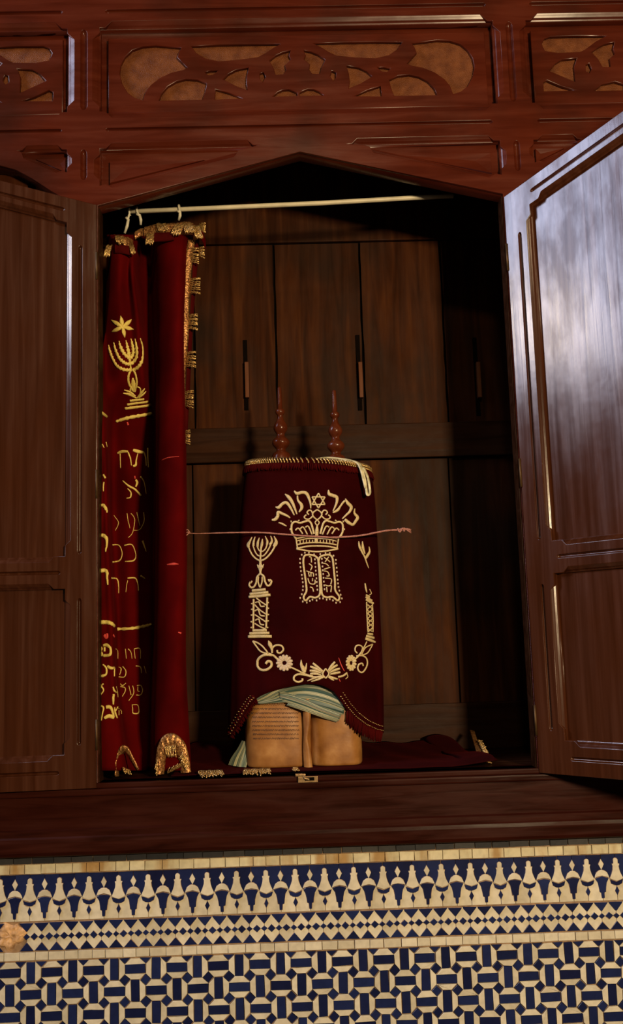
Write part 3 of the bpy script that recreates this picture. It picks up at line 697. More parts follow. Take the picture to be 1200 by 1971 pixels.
# ------------------------------------------------------------------ embroidery laid on a cloth
def clusters(strokes, pad=1.6):
    bx_ = [(min(p[0] for p in s_)-pad, max(p[0] for p in s_)+pad, min(p[1] for p in s_)-pad, max(p[1] for p in s_)+pad) for s_ in strokes]
    ids = list(range(len(strokes)))
    for i in range(len(strokes)):
        for j in range(i):
            a, c = bx_[i], bx_[j]
            if a[0] < c[1] and c[0] < a[1] and a[2] < c[3] and c[2] < a[3]:
                o_, n_ = ids[i], ids[j]; ids = [n_ if q == o_ else q for q in ids]
    return [[s_ for s_, q in zip(strokes, ids) if q == d] for d in sorted(set(ids))]
def stitch_each(name, strokes, *a, thin_below=None, **k):
    if thin_below: strokes = [[(p[0], p[1], p[2]*(0.72 if p[1] > thin_below else 1.0)) for p in s_] for s_ in strokes]
    for g_ in clusters(strokes): stitch(name, g_, *a, **k)
def stitch(name, strokes, bvh, mat, parent, lift=0.0016, step=2.2, twist=0.0, maxjump=0.02, ysub=0.0, leafy=0.0):
    """strokes: lists of (u, v, width) traced on the cloth; the thread is laid on the cloth itself"""
    bm = bmesh.new()
    for st in strokes:
        pts = []
        n = 6
        sm = catmull(st, n) if len(st) > 2 else catmull(st, 8)
        last = None
        segs = [[]]
        for (u, v, wd) in sm:
            hit = bvh.ray_cast(CAM_LOC, ray(u, v).normalized())
            if hit[0] is None: last = None; segs.append([]); continue
            p, nn = hit[0], hit[1]
            if nn.dot(ray(u, v)) > 0: nn = -nn
            if last is not None and (p-last).length < 0.0004: continue
            if last is not None and abs(p.y-last.y) > maxjump: segs.append([])
            last = p
            d = (p-CAM_LOC).dot(FW)
            segs[-1].append((p, nn, wd*0.5*d/FPX))
        for sg in segs:
            if len(sg) < 2: continue
            m = len(sg); rings = []
            for i, (p, nn, r_) in enumerate(sg):
                t = sg[min(i+1, m-1)][0]-sg[max(i-1, 0)][0]
                if t.length < 1e-7: continue
                t.normalize(); s = t.cross(nn); s.normalize()
                if leafy: r_ = r_*(1+leafy*math.sin(i*2.4))
                r_ = max(r_, 0.0004); h = min(r_*0.8, lift)+0.0004
                off = 0.0013
                ring = []
                for a_ in range(7):
                    th = math.pi*a_/6
                    hh = h*math.sin(th)*(1+twist*math.sin(i*1.9+a_))
                    ring.append(bm.verts.new(p+s*(math.cos(th)*r_)+nn*(hh+off)))
                ring.append(bm.verts.new(p-s*r_*0.6-nn*0.0003)); ring.append(bm.verts.new(p+s*r_*0.6-nn*0.0003))
                rings.append(ring)
            for A0, B0 in zip(rings, rings[1:]):
                q = len(A0)
                for k in range(q): bm.faces.new((A0[k], A0[(k+1) % q], B0[(k+1) % q], B0[k]))
            if len(rings) > 1:
                bm.faces.new(rings[0][::-1]); bm.faces.new(rings[-1])
    return bm_obj(name, bm, mat, parent, True)
def W(pts, w_=None, taper=False):
    """give a constant or tapering width to plain (u, v) points"""
    n = len(pts); out = []
    for i, p in enumerate(pts):
        if len(p) == 3: out.append(p)
        else:
            k = w_
            if taper: k = w_*(0.35+0.65*math.sin(math.pi*min(1, max(0.0, (i+0.25)/(n-0.5)))))
            out.append((p[0], p[1], k))
    return out
ce_ = lambda name, st, mat=T_GOLD, **k: stitch_each(name, st, CBVH, mat, curt, **k)
cs = lambda name, st, mat=T_GOLD, **k: stitch(name, st, CBVH, mat, curt, **k)
# six-pointed star of petals
stc = (236, 629.5)
cs('embroidered_star', [[(stc[0], stc[1], 3), ((stc[0]+x)/2, (stc[1]+y)/2, 8.5), (x, y, 1)] for x, y in ((232.5, 608), (254, 615), (258, 634), (240, 650), (215.5, 639), (215, 616))], lift=0.003)
men = [[(210, 664), (213, 677), (218, 690), (226, 704), (238, 711), (250, 712)], [(220, 659), (224, 675), (231, 690), (241, 699), (250, 701)], [(230, 656), (233, 669), (240, 682), (249, 690)],
       [(252, 652), (256, 666), (257, 680), (251, 690)], [(261, 652), (264, 670), (263, 689), (252, 701)], [(269, 651), (273.5, 670), (273, 692), (267, 706), (255, 713)]]
ms = [[(p[0], p[1], 1.8 if i == 0 else 6.4) for i, p in enumerate(b_)] for b_ in men]
ms.append([(242, 655, 1.5), (245, 668, 6), (248, 682, 7), (250, 698, 4), (252, 714, 4)])
cs('embroidered_menorah', ms, leafy=0.38, lift=0.0026)
cs('embroidered_menorah_stand', [W([(251, 713), (247, 724), (248, 737), (254, 748), (258, 753)], 4.5), W([(258, 713), (262, 722), (264, 736), (261, 747), (258, 753)], 4.5), [(256, 727, 3), (257, 738, 9), (259, 750, 8), (261, 754, 2)],
   W([(263, 766), (253, 758), (251, 748), (256, 744)], 3), W([(264, 766), (270, 757), (270, 747), (265, 744)], 3), [(261, 765, 3), (250, 759, 6), (237, 756, 2)], [(261, 762, 3), (250, 754, 5), (239, 750, 2)], [(266, 764, 3), (273, 755, 5), (278, 747, 2)], [(267, 765, 3), (275, 759, 4), (280, 753, 2)],
   W([(250, 771), (263, 769.5), (277, 768)], 5), W([(245, 778.5), (264, 775.5), (284, 773)], 5), W([(241, 786), (264, 783), (289, 779.5)], 5.5)], leafy=0.12)
cs('twisted_gold_rope', [[(224, 811, 5), (245, 804.5, 7), (270, 799.5, 7), (291, 796, 6)]], leafy=0.25, lift=0.003)
cs('twisted_gold_rope', [[(222, 1211, 6), (250, 1210, 6), (275, 1206, 6), (290, 1202, 5)]], leafy=0.25, lift=0.003)
cs('twisted_gold_rope', [[(186, 1199, 8), (200, 1197.5, 8.5), (212, 1199, 8), (219, 1205, 7)]], leafy=0.1, lift=0.003)
cs('twisted_gold_rope', [[(192, 793, 6), (198, 797, 7), (204, 802, 6)]], lift=0.003)
ce_('embroidered_letter', [
   [(227, 872, 4), (236, 869, 6), (247, 869, 4)], [(232, 873, 2), (233, 901, 1.5)], [(247, 870, 3), (251, 882, 3), (253, 896, 2)],
   [(256, 866, 5), (266, 869, 7), (277, 871, 4)], [(277, 871, 3), (280, 882, 2.5), (281, 896, 2)], [(265, 873, 2), (262, 886, 3), (261, 895, 5), (256, 897, 4)], [(284, 862, 2.5), (284, 880, 2), (285, 900, 1.5)],
   [(237, 925, 2), (248, 935, 4), (260, 942, 4), (271, 954, 4)], [(261, 923, 4), (264, 929, 5), (261, 937, 3)], [(246, 940, 2), (252, 948, 3), (251, 957, 3), (244, 959, 2)], [(270, 917, 3), (277, 928, 2), (281, 951, 1.5)],
   [(245, 988, 2), (247, 1003, 2), (250, 1017, 1.5)], [(252, 988, 2), (259, 1000, 2), (255, 1025, 2), (247, 1035, 1.5)], [(263, 986, 2), (266, 1000, 2), (269, 1012, 1.5)], [(276, 986, 2), (277, 1003, 2), (269, 1019, 2), (258, 1021, 2)], [(219, 992, 1.5), (229, 1006, 2), (222, 1022, 1.5)],
   [(216, 1049, 4), (230, 1050, 3), (236, 1065, 2.5), (231, 1079, 4), (214, 1082, 4)], [(240, 1050, 4), (254, 1049, 3), (261, 1068, 2.5), (257, 1079, 4), (241, 1081, 3)], [(274, 1041, 6), (281, 1062, 2)],
   [(214, 1113, 5), (226, 1115, 4), (229, 1128, 3), (229, 1142, 2)], [(246, 1113, 4), (260, 1113, 4), (265, 1125, 2), (266, 1137, 2)], [(246, 1117, 2), (243, 1140, 1.5)], [(270, 1108, 5), (279, 1114, 3)],
   [(222, 1249, 2), (226, 1254, 2), (226, 1268, 2)], [(242, 1249, 2), (244, 1268, 1.5)], [(247, 1249, 3), (252, 1256, 2), (254, 1268, 1.5)], [(258, 1250, 2), (260, 1268, 1.5)], [(258, 1249, 3), (269, 1249, 3), (270, 1268, 1.5)],
   [(228, 1284, 2), (234, 1288, 3), (230, 1300, 2)], [(237, 1283, 3), (243, 1292, 3), (240, 1303, 3), (228, 1303, 3)], [(261, 1282, 3), (270, 1284, 2.5), (272, 1296, 1.5)], [(277, 1282, 2), (281, 1296, 1.5)],
   [(223, 1322, 2), (225, 1332, 2), (226, 1342, 1.5)], [(231, 1316, 2), (236, 1320, 3), (243, 1315, 2)], [(231, 1322, 2), (241, 1324, 3), (241, 1332, 2.5), (235, 1341, 2)], [(248, 1320, 2), (252, 1338, 2.5)], [(255, 1320, 2), (257, 1334, 2.5), (248, 1349, 2)], [(263, 1320, 2.5), (271, 1320, 2.5), (274, 1330, 2.5), (270, 1338, 3), (262, 1338, 3)], [(265, 1322, 2), (265, 1330, 2), (269, 1331, 2)],
   [(224, 1361, 2), (232, 1368, 2.5), (233, 1374, 2)], [(228, 1367, 2), (228, 1377, 2)], [(254, 1357, 2), (255, 1364, 2.5), (256, 1373, 3), (266, 1373, 3.5), (267, 1364, 2), (264, 1357, 2), (254, 1357, 2)]], twist=0.1, maxjump=0.06, thin_below=980)
ce_('embroidered_letter', [
   [(197, 855, 2), (200, 862, 2)], [(203, 851, 2.5), (205, 860, 2)], [(200, 914, 4), (203, 921, 4)], [(201, 928, 3), (200, 936, 3), (200, 946, 2)], [(194, 973, 4), (200, 973, 7), (204, 980, 6), (205, 987, 3)],
   [(187, 1034, 7), (191, 1034, 6)], [(196, 1030, 7), (203, 1033, 8), (206, 1042, 5), (204, 1062, 3)], [(186, 1101, 8), (198, 1098, 8), (206, 1100, 7), (207, 1112, 5), (208, 1126, 3)],
   [(200, 1242, 5), (207, 1242, 7), (213, 1248, 5), (212, 1260, 6), (200, 1262, 6)], [(202, 1246, 4), (202, 1254, 4)], [(193, 1241, 2), (197, 1248, 3), (195, 1254, 3)], [(192, 1250, 2), (197, 1257, 4), (197, 1263, 3)],
   [(208, 1282, 5), (214, 1286, 6), (219, 1285, 4)], [(219, 1285, 4), (219, 1302, 3)], [(199, 1279, 3), (205, 1286, 4), (205, 1297, 4), (198, 1301, 6), (194, 1300, 3)], [(189, 1280, 2), (193, 1288, 3), (191, 1293, 3)], [(190, 1291, 2), (193, 1302, 3)],
   [(189, 1317, 3), (194, 1320, 2.5), (200, 1316, 3)], [(188, 1323, 4), (196, 1322, 4), (200, 1329, 3), (194, 1338, 3), (192, 1343, 3)], [(217, 1322, 3), (219, 1329, 4), (223, 1333, 3)], [(218, 1336, 5), (218, 1345, 5), (218, 1356, 3)],
   [(194, 1358, 3), (200, 1362, 4), (198, 1374, 3), (196, 1387, 2)], [(205, 1361, 7), (212, 1361, 7), (216, 1368, 5), (218, 1378, 5)], [(202, 1382, 6), (210, 1378, 8), (219, 1381, 7)], [(220, 1361, 2), (221, 1371, 4), (225, 1382, 3)], [(222, 1368, 3), (226, 1360, 2)]], lift=0.0025, maxjump=0.03)
ce_('loose_red_thread', [[(201, 1222, 5), (206, 1226, 9), (207, 1219, 5)], [(217, 1222, 4), (219, 1226, 4)], [(245, 812, 3), (247, 818, 4)], [(312, 886, 1.5), (325, 881, 2), (345, 879, 1)], [(322, 1087, 2), (335, 1085.5, 5), (344, 1086, 1)], [(343, 1217, 2), (348, 1219, 4)], [(259, 916, 3), (260, 921, 3)]], T_RED)

# ------------------------------------------------------------------ gold bullion fringes
def bullion(bm, path, out, length, per=0.0022, rad=0.0011, lift=0.0):
    """short twisted gold cords side by side along a path, each pointing along out"""
    tot = 0; P = [Vector(p) for p in path]
    for a, b_ in zip(P, P[1:]):
        n = max(1, int((b_-a).length/per))
        for k in range(n):
            o = a+(b_-a)*(k+0.5)/n; d = Vector(out)+Vector((random.uniform(-.22, .22), random.uniform(-.25, .1), random.uniform(-.15, .15)))
            d.normalize(); ln = length*random.uniform(0.8, 1.12); side = Vector((random.uniform(-1, 1), random.uniform(-1, 0), 0))*0.0012
            pts = []
            for i in range(9):
                t = i/8; pts.append(o+d*ln*t+side*math.sin(t*3.1)+Vector((math.cos(t*14+k)*0.0006, math.sin(t*14+k)*0.0006, 0)))
            add_tube(bm, pts, [rad*(1.0+0.28*math.sin(i*2.6+k)) for i in range(9)], 5)
def ribbon(bm, L_, R_, thick=0.0025, waves=0.0):
    """a woven band between two lists of world points"""
    a = [Vector(p) for p in L_]; c = [Vector(p) for p in R_]; n = len(a); m = 7; g = []
    for i in range(n):
        r_ = []
        for k in range(m):
            t = k/(m-1); p = a[i].lerp(c[i], t)+Vector((0, -thick*math.sin(math.pi*t)+random.uniform(-1, 1)*0.0010-waves*math.sin(i*1.3+k*0.7), 0)); r_.append(bm.verts.new(p))
        g.append(r_)
    for i in range(n-1):
        for k in range(m-1): bm.faces.new((g[i][k], g[i+1][k], g[i+1][k+1], g[i][k+1]))
    bk = [(bm.verts.new(a[i]+Vector((0, 0.003, 0))), bm.verts.new(c[i]+Vector((0, 0.003, 0)))) for i in range(n)]
    for i in range(n-1):
        bm.faces.new((bk[i][0], bk[i][1], bk[i+1][1], bk[i+1][0])); bm.faces.new((g[i][0], bk[i][0], bk[i+1][0], g[i+1][0])); bm.faces.new((g[i][-1], g[i+1][-1], bk[i+1][1], bk[i][1]))
def pxw(pts, y):
    return [at(p[0], p[1], p[2] if len(p) > 2 else y) for p in catmull([tuple(map(float, q)) for q in pts], 6)]
# vertical gold band down the right edge, with bunches of bullion sticking out
bm = bmesh.new()
ribbon(bm, pxw([(362, 462), (356, 500), (350, 540), (348, 572), (350, 610), (349, 660), (350, 700), (351, 740), (353, 790), (354, 850)], 0.102), pxw([(376, 462), (371, 500), (366, 545), (364, 590), (364, 625), (362, 660), (358, 700), (357, 740), (357, 790), (356, 850)], 0.106))
curt_band = bm_obj('gold_edge_band', bm, T_BAND, curt, True)
bm = bmesh.new()
add_tube(bm, [], 0, 3) if False else None
ribbon(bm, pxw([(371, 465), (370, 540), (365, 620), (360, 700), (357, 780), (356, 855)], 0.112), pxw([(384, 460), (378, 540), (372, 620), (368, 700), (364, 780), (360, 855)], 0.122))
bm_obj('red_edge_fringe', bm, V_FRINGE, curt, True)
for (u, v, wd, hh) in ((373, 492, 20, 34), (376, 551, 20, 36), (371, 620, 20, 34), (368, 692, 19, 36), (364, 768, 18, 36), (360, 842, 13, 30), (390, 440, 12, 20), (388, 486, 12, 20)):
    bm = bmesh.new()
    for q in range(9):
        t = (q+0.5)/9-0.5; a = at(u-wd*0.5, v+t*hh*0.8, 0.108); c = at(u+wd*0.5, v+t*hh*1.0+random.uniform(-2, 2), 0.098)
        pts = [a.lerp(c, i/8)+Vector((0, -0.004*math.sin(i/8*3.14)+math.cos(i*2.1+q)*0.0006, math.sin(i*2.1+q)*0.0008)) for i in range(9)]
        add_tube(bm, pts, [0.0018*(1+0.35*math.sin(i*2.4+q)) for i in range(9)], 6)
    bm_obj('bullion_bunch', bm, T_BULL, curt, True)
# header along the top: band with scallops and a red skirt
def header(pts, wd, y, name='gold_header_band', mat=T_BAND):
    bm = bmesh.new(); ribbon(bm, pxw(pts, y), pxw([(p[0]+(p[3] if len(p) > 3 else 0), p[1]+wd, *(p[2:3])) for p in pts], y+0.0), 0.004, 0.0006); return bm_obj(name, bm, mat, curt, True)
header([(219, 451, .078), (228, 452, .060), (238, 455, .060), (249, 457, .070), (256, 462, .090)], 23, .07)
header([(260, 446, .100), (270, 440, .100), (282, 439, .095)], 15, .1)
header([(278, 437, .090), (298, 432, .082), (320, 430, .078), (338, 429, .075), (352, 427, .073), (365, 427, .080), (374, 431, .100)], 19, .08)
header([(372, 431, .085), (383, 437, .085), (391, 447, .090), (396, 462, .100)], 20, .09, 'red_header_fold', V_CURT)
header([(222, 470, .060), (236, 471, .055), (252, 474, .062)], 17, .06, 'red_header_fringe', V_FRINGE)
header([(296, 448, .074), (320, 447, .068), (335, 445, .066)], 17, .07, 'red_header_fringe', V_FRINGE)
for (u, v, du, dv, y, wd) in ((211, 474, -6, 20, .066, 10), (253, 474, 4, 14, .060, 8), (290, 452, -2, 18, .072, 14), (310, 432, 6, 12, .068, 18), (346, 434, -8, 18, .062, 16), (360, 432, 6, 16, .064, 16), (377, 436, 7, 22, .070, 14), (229, 456, 4, 12, .050, 16)):
    bm = bmesh.new()
    for q in range(8):
        t = (q+0.5)/8-0.5; a = at(u+t*wd, v-2, y); c = at(u+t*wd*1.2+du, v+dv+random.uniform(-2, 2), y-0.006)
        pts = [a.lerp(c, i/7)+Vector((math.cos(i*2.1+q)*0.0006, -0.003*math.sin(i/7*3.14), math.sin(i*2.1+q)*0.0006)) for i in range(8)]
        add_tube(bm, pts, [0.0014*(1+0.35*math.sin(i*2.4+q)) for i in range(8)], 6)
    bm_obj('bullion_bunch', bm, T_BULL, curt, True)
# turned-up gold hems at the bottom
def hem(outer_, inner_, y0, y1):
    bm = bmesh.new(); ribbon(bm, pxw(outer_, y0), pxw(inner_, y1), 0.006, 0.0010); bm_obj('gold_hem_band', bm, T_BAND, curt, True)
hem([(300, 1490), (300, 1462), (304, 1436), (314, 1417), (330, 1411), (344, 1417), (357, 1432), (364, 1458), (368, 1486)], [(316, 1490), (318, 1472), (320, 1458), (325, 1448), (332, 1445), (338, 1450), (343, 1460), (347, 1472), (348, 1488)], .050, .056)
hem([(221, 1494), (222, 1468), (227, 1446), (235, 1435), (246, 1438), (256, 1456), (268, 1480)], [(229, 1494), (230, 1472), (234, 1456), (240, 1450), (246, 1456), (254, 1470), (263, 1484)], .030, .045)
for a_, b_, dr_, ln in (((316, 1436), (338, 1434), (0.1, -0.1, -1), .026), ((322, 1489), (352, 1474), (0.6, -0.3, 0.8), .020), ((303, 1460), (304, 1484), (-0.2, -0.3, -0.8), .014), ((352, 1446), (364, 1470), (-0.4, -0.3, -0.8), .018), ((236, 1476), (250, 1482), (0.2, -0.3, -0.9), .013)):
    yy = .028 if a_[0] < 260 else .048
    bm = bmesh.new(); bullion(bm, [at(a_[0], a_[1], yy), at(b_[0], b_[1], yy)], dr_, ln); bm_obj('bullion_bunch', bm, T_BULL, curt, True)

# ================================================================== RED CLOTH ON THE SHELF
bm = bmesh.new(); nx, ny = 70, 22; V = []
for i in range(nx+1):
    r_ = []
    for k in range(ny+1):
        x = -0.305+i/nx*(0.47+0.305); y = 0.035+(ID-0.03-0.035)*k/ny
        t = k/ny; z = SILL+0.004+0.030*max(0, t-0.55)*2.0*(0.8+0.3*math.sin(x*17))+0.004*abs(math.sin(x*23+y*11))*(0.3+t)+0.003*math.sin(x*61+y*30)*t+(0.004 if k > 1 else 0)
        if x > 0.36: z += 0.016*(x-0.36)/0.11*(1-t*0.3)*math.sin(min(1, t*1.2+0.25)*3.1)
        if -0.17 < x < 0.19 and y < 0.27: z = SILL+0.0055
        r_.append(bm.verts.new((x-0.06*t*(1 if x > 0.4 else 0), y, max(z, SILL+0.0025))))
    V.append(r_)
for i in range(nx):
    for k in range(ny): bm.faces.new((V[i][k], V[i+1][k], V[i+1][k+1], V[i][k+1]))
cloth = bm_obj('shelf_cloth', bm, V_CLOTH, None, True); tag(cloth, 'dark red cloth with gold tassels spread on the cupboard shelf under the scroll', 'cloth')
s_ = cloth.modifiers.new('thick', 'SOLIDIFY'); s_.thickness = 0.002; s_.offset = 1
for a, c, dr_, ln in (((381, 1477), (428, 1476), (0.25, -0.9, -0.35), .022), ((468, 1473), (520, 1472), (0.1, -0.9, -0.4), .021), ((562, 1480), (574, 1483), (0.4, -0.9, -0.3), .012)):
    bm = bmesh.new(); p = at(a[0], a[1], 0.030); q = at(c[0], c[1], 0.030); p.z = q.z = SILL+0.0125
    bullion(bm, [p, q], dr_, ln, 0.0024, 0.0014); bullion(bm, [p+Vector((0.001, .004, .003)), q+Vector((0, .004, .003))], dr_, ln*0.8, 0.0030, 0.0014)
    bm_obj('gold_tassel', bm, T_BULL, cloth, True)
bm = bmesh.new()
ribbon(bm, [at(905, 1405, .36), at(911, 1425, .28), at(918, 1448, .18), at(926, 1468, .10)], [at(914, 1407, .35), at(920, 1426, .27), at(928, 1448, .17), at(938, 1468, .09)], 0.002); bm_obj('gold_cloth_band', bm, T_BAND, cloth, True)
bm = bmesh.new(); bullion(bm, [at(920, 1424, .26), at(930, 1446, .17), at(936, 1466, .10)], (0.75, -0.35, -0.25), 0.014, 0.004, 0.0016); bm_obj('gold_tassel', bm, T_BULL, cloth, True)

# ================================================================== TORAH SCROLL
scroll = thing('torah_scroll', 'torah scroll of brown parchment on two turned red wooden rollers standing in the cupboard', 'scroll', (at(590, 1480, .16).x, 0.165, SILL+0.008))
S0 = SILL+0.0085
def roll_mesh(name, ul, ur, yc, ry, ztop, pw=2.3, open_edge=None):
    xl, xr = at(ul, 1440, yc).x, at(ur, 1440, yc).x; cx = (xl+xr)/2; rx = (xr-xl)/2
    bm = bmesh.new(); seg = 64; rings = []
    zs = [S0, S0+0.002, S0+0.006]+[S0+0.006+(ztop-S0-0.006)*k/24 for k in range(1, 25)]
    for zi, z in enumerate(zs):
        f = (0.965, 0.985, 1.0)[zi] if zi < 3 else 1.0; ring = []
        for k in range(seg):
            t = 2*math.pi*k/seg; c, s = math.cos(t), math.sin(t)
            q_ = 1-0.24*min(1, max(0, (z-1.390)/0.03))
            x = cx+rx*f*q_*math.copysign(abs(c)**(2/pw), c)*(1+0.006*math.sin(z*23+2)); y = yc+ry*f*q_*math.copysign(abs(s)**(2/pw), s)
            wv = 0.0012*math.sin(3*t+z*9)+0.0006*math.sin(7*t+z*31)
            ring.append(bm.verts.new((x+c*wv, y+s*wv, z)))
        rings.append(ring)
    for a, c in zip(rings, rings[1:]):
        for k in range(seg): bm.faces.new((a[k], a[(k+1) % seg], c[(k+1) % seg], c[k]))
    bm.faces.new(rings[0][::-1]); bm.faces.new(rings[-1])
    bmesh.ops.recalc_face_normals(bm, faces=bm.faces); bv = BVHTree.FromBMesh(bm)
    o = keep(bm_obj(name, bm, P_PARCH, None, True, False), scroll)
    return o, bv
MZ = 1.93
rl, RBV = roll_mesh('parchment_roll', 474.5, 603, 0.166, 0.068, MZ, 3.0)
rr, RBV2 = roll_mesh('parchment_roll', 597, 697, 0.160, 0.062, MZ, 3.2)
# free edge of the sheet between the two rolls
bm = bmesh.new(); ea = [at(u, v, y) for u, v, y in ((583, 1345, .095), (584, 1380, .094), (585, 1410, .094), (584, 1440, .094), (586, 1481, .092))]; eb = [at(u, v, y) for u, v, y in ((597, 1345, .088), (598, 1365, .086), (596, 1390, .084), (592, 1412, .082), (598, 1440, .083), (602, 1481, .084))]
ea = [Vector(p) for p in catmull([tuple(p) for p in ea], 5)]; eb = [Vector(p) for p in catmull([tuple(p) for p in eb], 4)]; n_ = min(len(ea), len(eb))
g = []
for i in range(n_):
    a, c = ea[i], eb[i]; z = max(S0, a.z); c = Vector((c.x, c.y, z)); a = Vector((a.x, a.y, z)); m1 = a.lerp(c, 0.5)+Vector((0, -0.006, 0))
    g.append([bm.verts.new(a), bm.verts.new(a.lerp(m1, 0.5)+Vector((0, -0.0015, 0))), bm.verts.new(m1), bm.verts.new(c), bm.verts.new(c+Vector((0.001, 0.006, 0))), bm.verts.new(a.lerp(c, 0.6)+Vector((0, 0.008, 0)))])
for i in range(n_-1):
    for k in range(5): bm.faces.new((g[i][k], g[i+1][k], g[i+1][k+1], g[i][k+1]))
keep(bm_obj('parchment_edge', bm, P_PARCH, None, True), scroll)
# lines of small cursive script
bm_lines = []
for li in range(9):
    v = 1357+li*8.1; u = 484+li*0.6; st = []
    while u < 574:
        wd = random.uniform(2.0, 4.4); h_ = random.uniform(2.2, 4.2)
        st.append([(u, v+h_*0.4-li*0.0, .9), (u+wd*0.4, v-h_*0.5, 1.1), (u+wd, v+h_*random.uniform(0, .5), .8)]); u += wd*random.uniform(0.75, 1.35)
    bm_lines += st
ink = stitch('ink_writing', bm_lines, RBV, P_INK, None, lift=0.0002, maxjump=0.02)
for v_ in ink.data.vertices: v_.co.y += 0.0012
ink['kind'] = 'stuff'; ink.parent = rl; ink.matrix_parent_inverse = (Matrix.Translation(Vector(scroll.location)) @ rl.matrix_parent_inverse).inverted() if False else Matrix.Identity(4)
def finial(u0, dv, f=1.0):
    prof = [(745, 2.6), (747, 4.0), (770, 4.6), (787, 5.2), (788.5, 8.0), (791, 9.4), (795, 9.4), (798, 7.5), (799.5, 5.4), (804, 5.8), (809, 7.5), (814, 10.5), (819, 13.0), (824, 14.0), (829, 12.8), (833, 10.0), (835.5, 8.2), (838, 7.8), (841, 9.0), (845, 13.5), (849, 16.8), (853, 17.6), (857, 16.2), (861, 12.8), (864, 10.0), (866, 9.0), (869, 10.0), (872, 15.0), (875, 17.5), (880, 19.0), (886, 20.0), (905, 20.0)]
    yc = 0.185; c = at(u0, 870+dv, yc); out = []
    for v, r_ in prof: out.append((r_*f*(CAM_LOC.y*-1+yc)/FPX*1.0, at(u0, v+dv, yc).z))
    return out, c.x, yc
for (u0, dv) in ((541.5, 0), (647.5, 6)):
    pr, cx, cy = finial(u0, dv)
    pr.append((0.012, pr[-1][1]-0.002)); pr.append((0.011, 1.90))
    keep(lathe('roller_handle', pr, cx, cy, W_TURN), scroll)

# ================================================================== MANTLE
CY, BD = 0.185, 0.094
SIL = [(880, 477, 711), (905, 473, 713), (940, 468, 719), (980, 464, 723), (1030, 460, 726), (1080, 456, 729), (1140, 451, 731), (1200, 447, 733), (1260, 444, 736), (1320, 442, 738), (1380, 440, 739), (1440, 439, 739)]
SILW = [(at(560, v, CY).z, at(l, v, CY).x, at(r_, v, CY).x) for v, l, r_ in SIL]
def sil(z):
    S_ = SILW
    if z >= S_[0][0]: return S_[0][1:]
    for a, c in zip(S_, S_[1:]):
        if c[0] <= z <= a[0]:
            t = (a[0]-z)/(a[0]-c[0]); return (a[1]+(c[1]-a[1])*t, a[2]+(c[2]-a[2])*t)
    return S_[-1][1:]
HEM = [(439, 1420), (447, 1414), (458, 1396), (472, 1372), (486, 1352), (498, 1340), (520, 1331), (545, 1324), (575, 1318), (600, 1315), (625, 1320), (645, 1332), (656, 1348), (668, 1366), (684, 1384), (704, 1399), (724, 1408), (738, 1411)]
def hem_v(u):
    if u <= HEM[0][0]: return HEM[0][1]
    for a, c in zip(HEM, HEM[1:]):
        if a[0] <= u <= c[0]: return a[1]+(c[1]-a[1])*(u-a[0])/(c[0]-a[0])
    return HEM[-1][1]
ZT0 = at(590, 884, CY-BD).z
def ztop(x): return ZT0-0.050*(x-0.045)-0.3*max(0, x-0.09)**1.0*0.2
NT = 96
def cross(th, z, grow=0.0):
    l, r_ = sil(z); cx = (l+r_)/2; a = (r_-l)/2+grow; c, s = math.cos(th), math.sin(th); pw = 2.5
    fr = -1 if s >= 0 else 1
    x = cx-a*math.copysign(abs(c)**(2/pw), c); b_ = BD+grow
    dv = (ZT0-z)
    # the cloth hangs over two rolls: shallow valley between them, soft folds
    val = 0.008*math.exp(-((x-cx-0.008)/0.020)**2)*min(1, dv*3)*(1 if s > 0 else 0)
    fold = 0.0022*math.sin(th*11+z*5)*min(1, dv*2.5)+0.0016*math.sin(th*23+z*9)*min(1, dv*2)
    y = CY+fr*(b_*abs(s)**(2/pw)+fold)+val
    return Vector((x, y, z))
def hemz(th):
    if math.sin(th) < -0.02: return at(440, 1420, CY).z-0.0
    z = 1.42
    for _ in range(6):
        p = cross(th, z); d = p-CAM_LOC; u = 600+FPX*d.dot(RT)/d.dot(FW)
        z = at(u, hem_v(u), p.y).z
    return z
ths = [2*math.pi*k/NT for k in range(NT)]; HZ = [hemz(t) for t in ths]
bm = bmesh.new(); NR = 46; G_ = []
for i in range(NR+1):
    r_ = []
    for k, th in enumerate(ths):
        p0 = cross(th, ZT0); zt_ = ztop(p0.x); t = i/NR; z = zt_+(HZ[k]-zt_)*t
        p = cross(th, z)
        if t > 0.86 and math.sin(th) > 0.25:   # raised front edge bends outward a little
            p.y -= 0.010*((t-0.86)/0.14)**2
        r_.append(bm.verts.new(p))
    G_.append(r_)
for i in range(NR):
    for k in range(NT): bm.faces.new((G_[i][k], G_[i+1][k], G_[i+1][(k+1) % NT], G_[i][(k+1) % NT]))
# stiff top
cc = bm.verts.new((0.045, CY, ZT0+0.006)); prev = G_[0]
for f in (0.93, 0.5):
    ring = [bm.verts.new(Vector((0.045, CY, 0)).lerp(Vector((v.co.x, v.co.y, 0)), f)+Vector((0, 0, v.co.z+0.004))) for v in G_[0]]
    for k in range(NT): bm.faces.new((prev[k], prev[(k+1) % NT], ring[(k+1) % NT], ring[k]))
    prev = ring
for k in range(NT): bm.faces.new((prev[k], prev[(k+1) % NT], cc))
bmesh.ops.recalc_face_normals(bm, faces=bm.faces)
MBVH = BVHTree.FromBMesh(bm)
mantle = bm_obj('torah_mantle', bm, V_MANT, None, True, False)
tag(mantle, 'maroon velvet scroll mantle embroidered with a gold crown, tablets and menorah', 'scroll mantle')
so = mantle.modifiers.new('thick', 'SOLIDIFY'); so.thickness = 0.0025; so.offset = -1

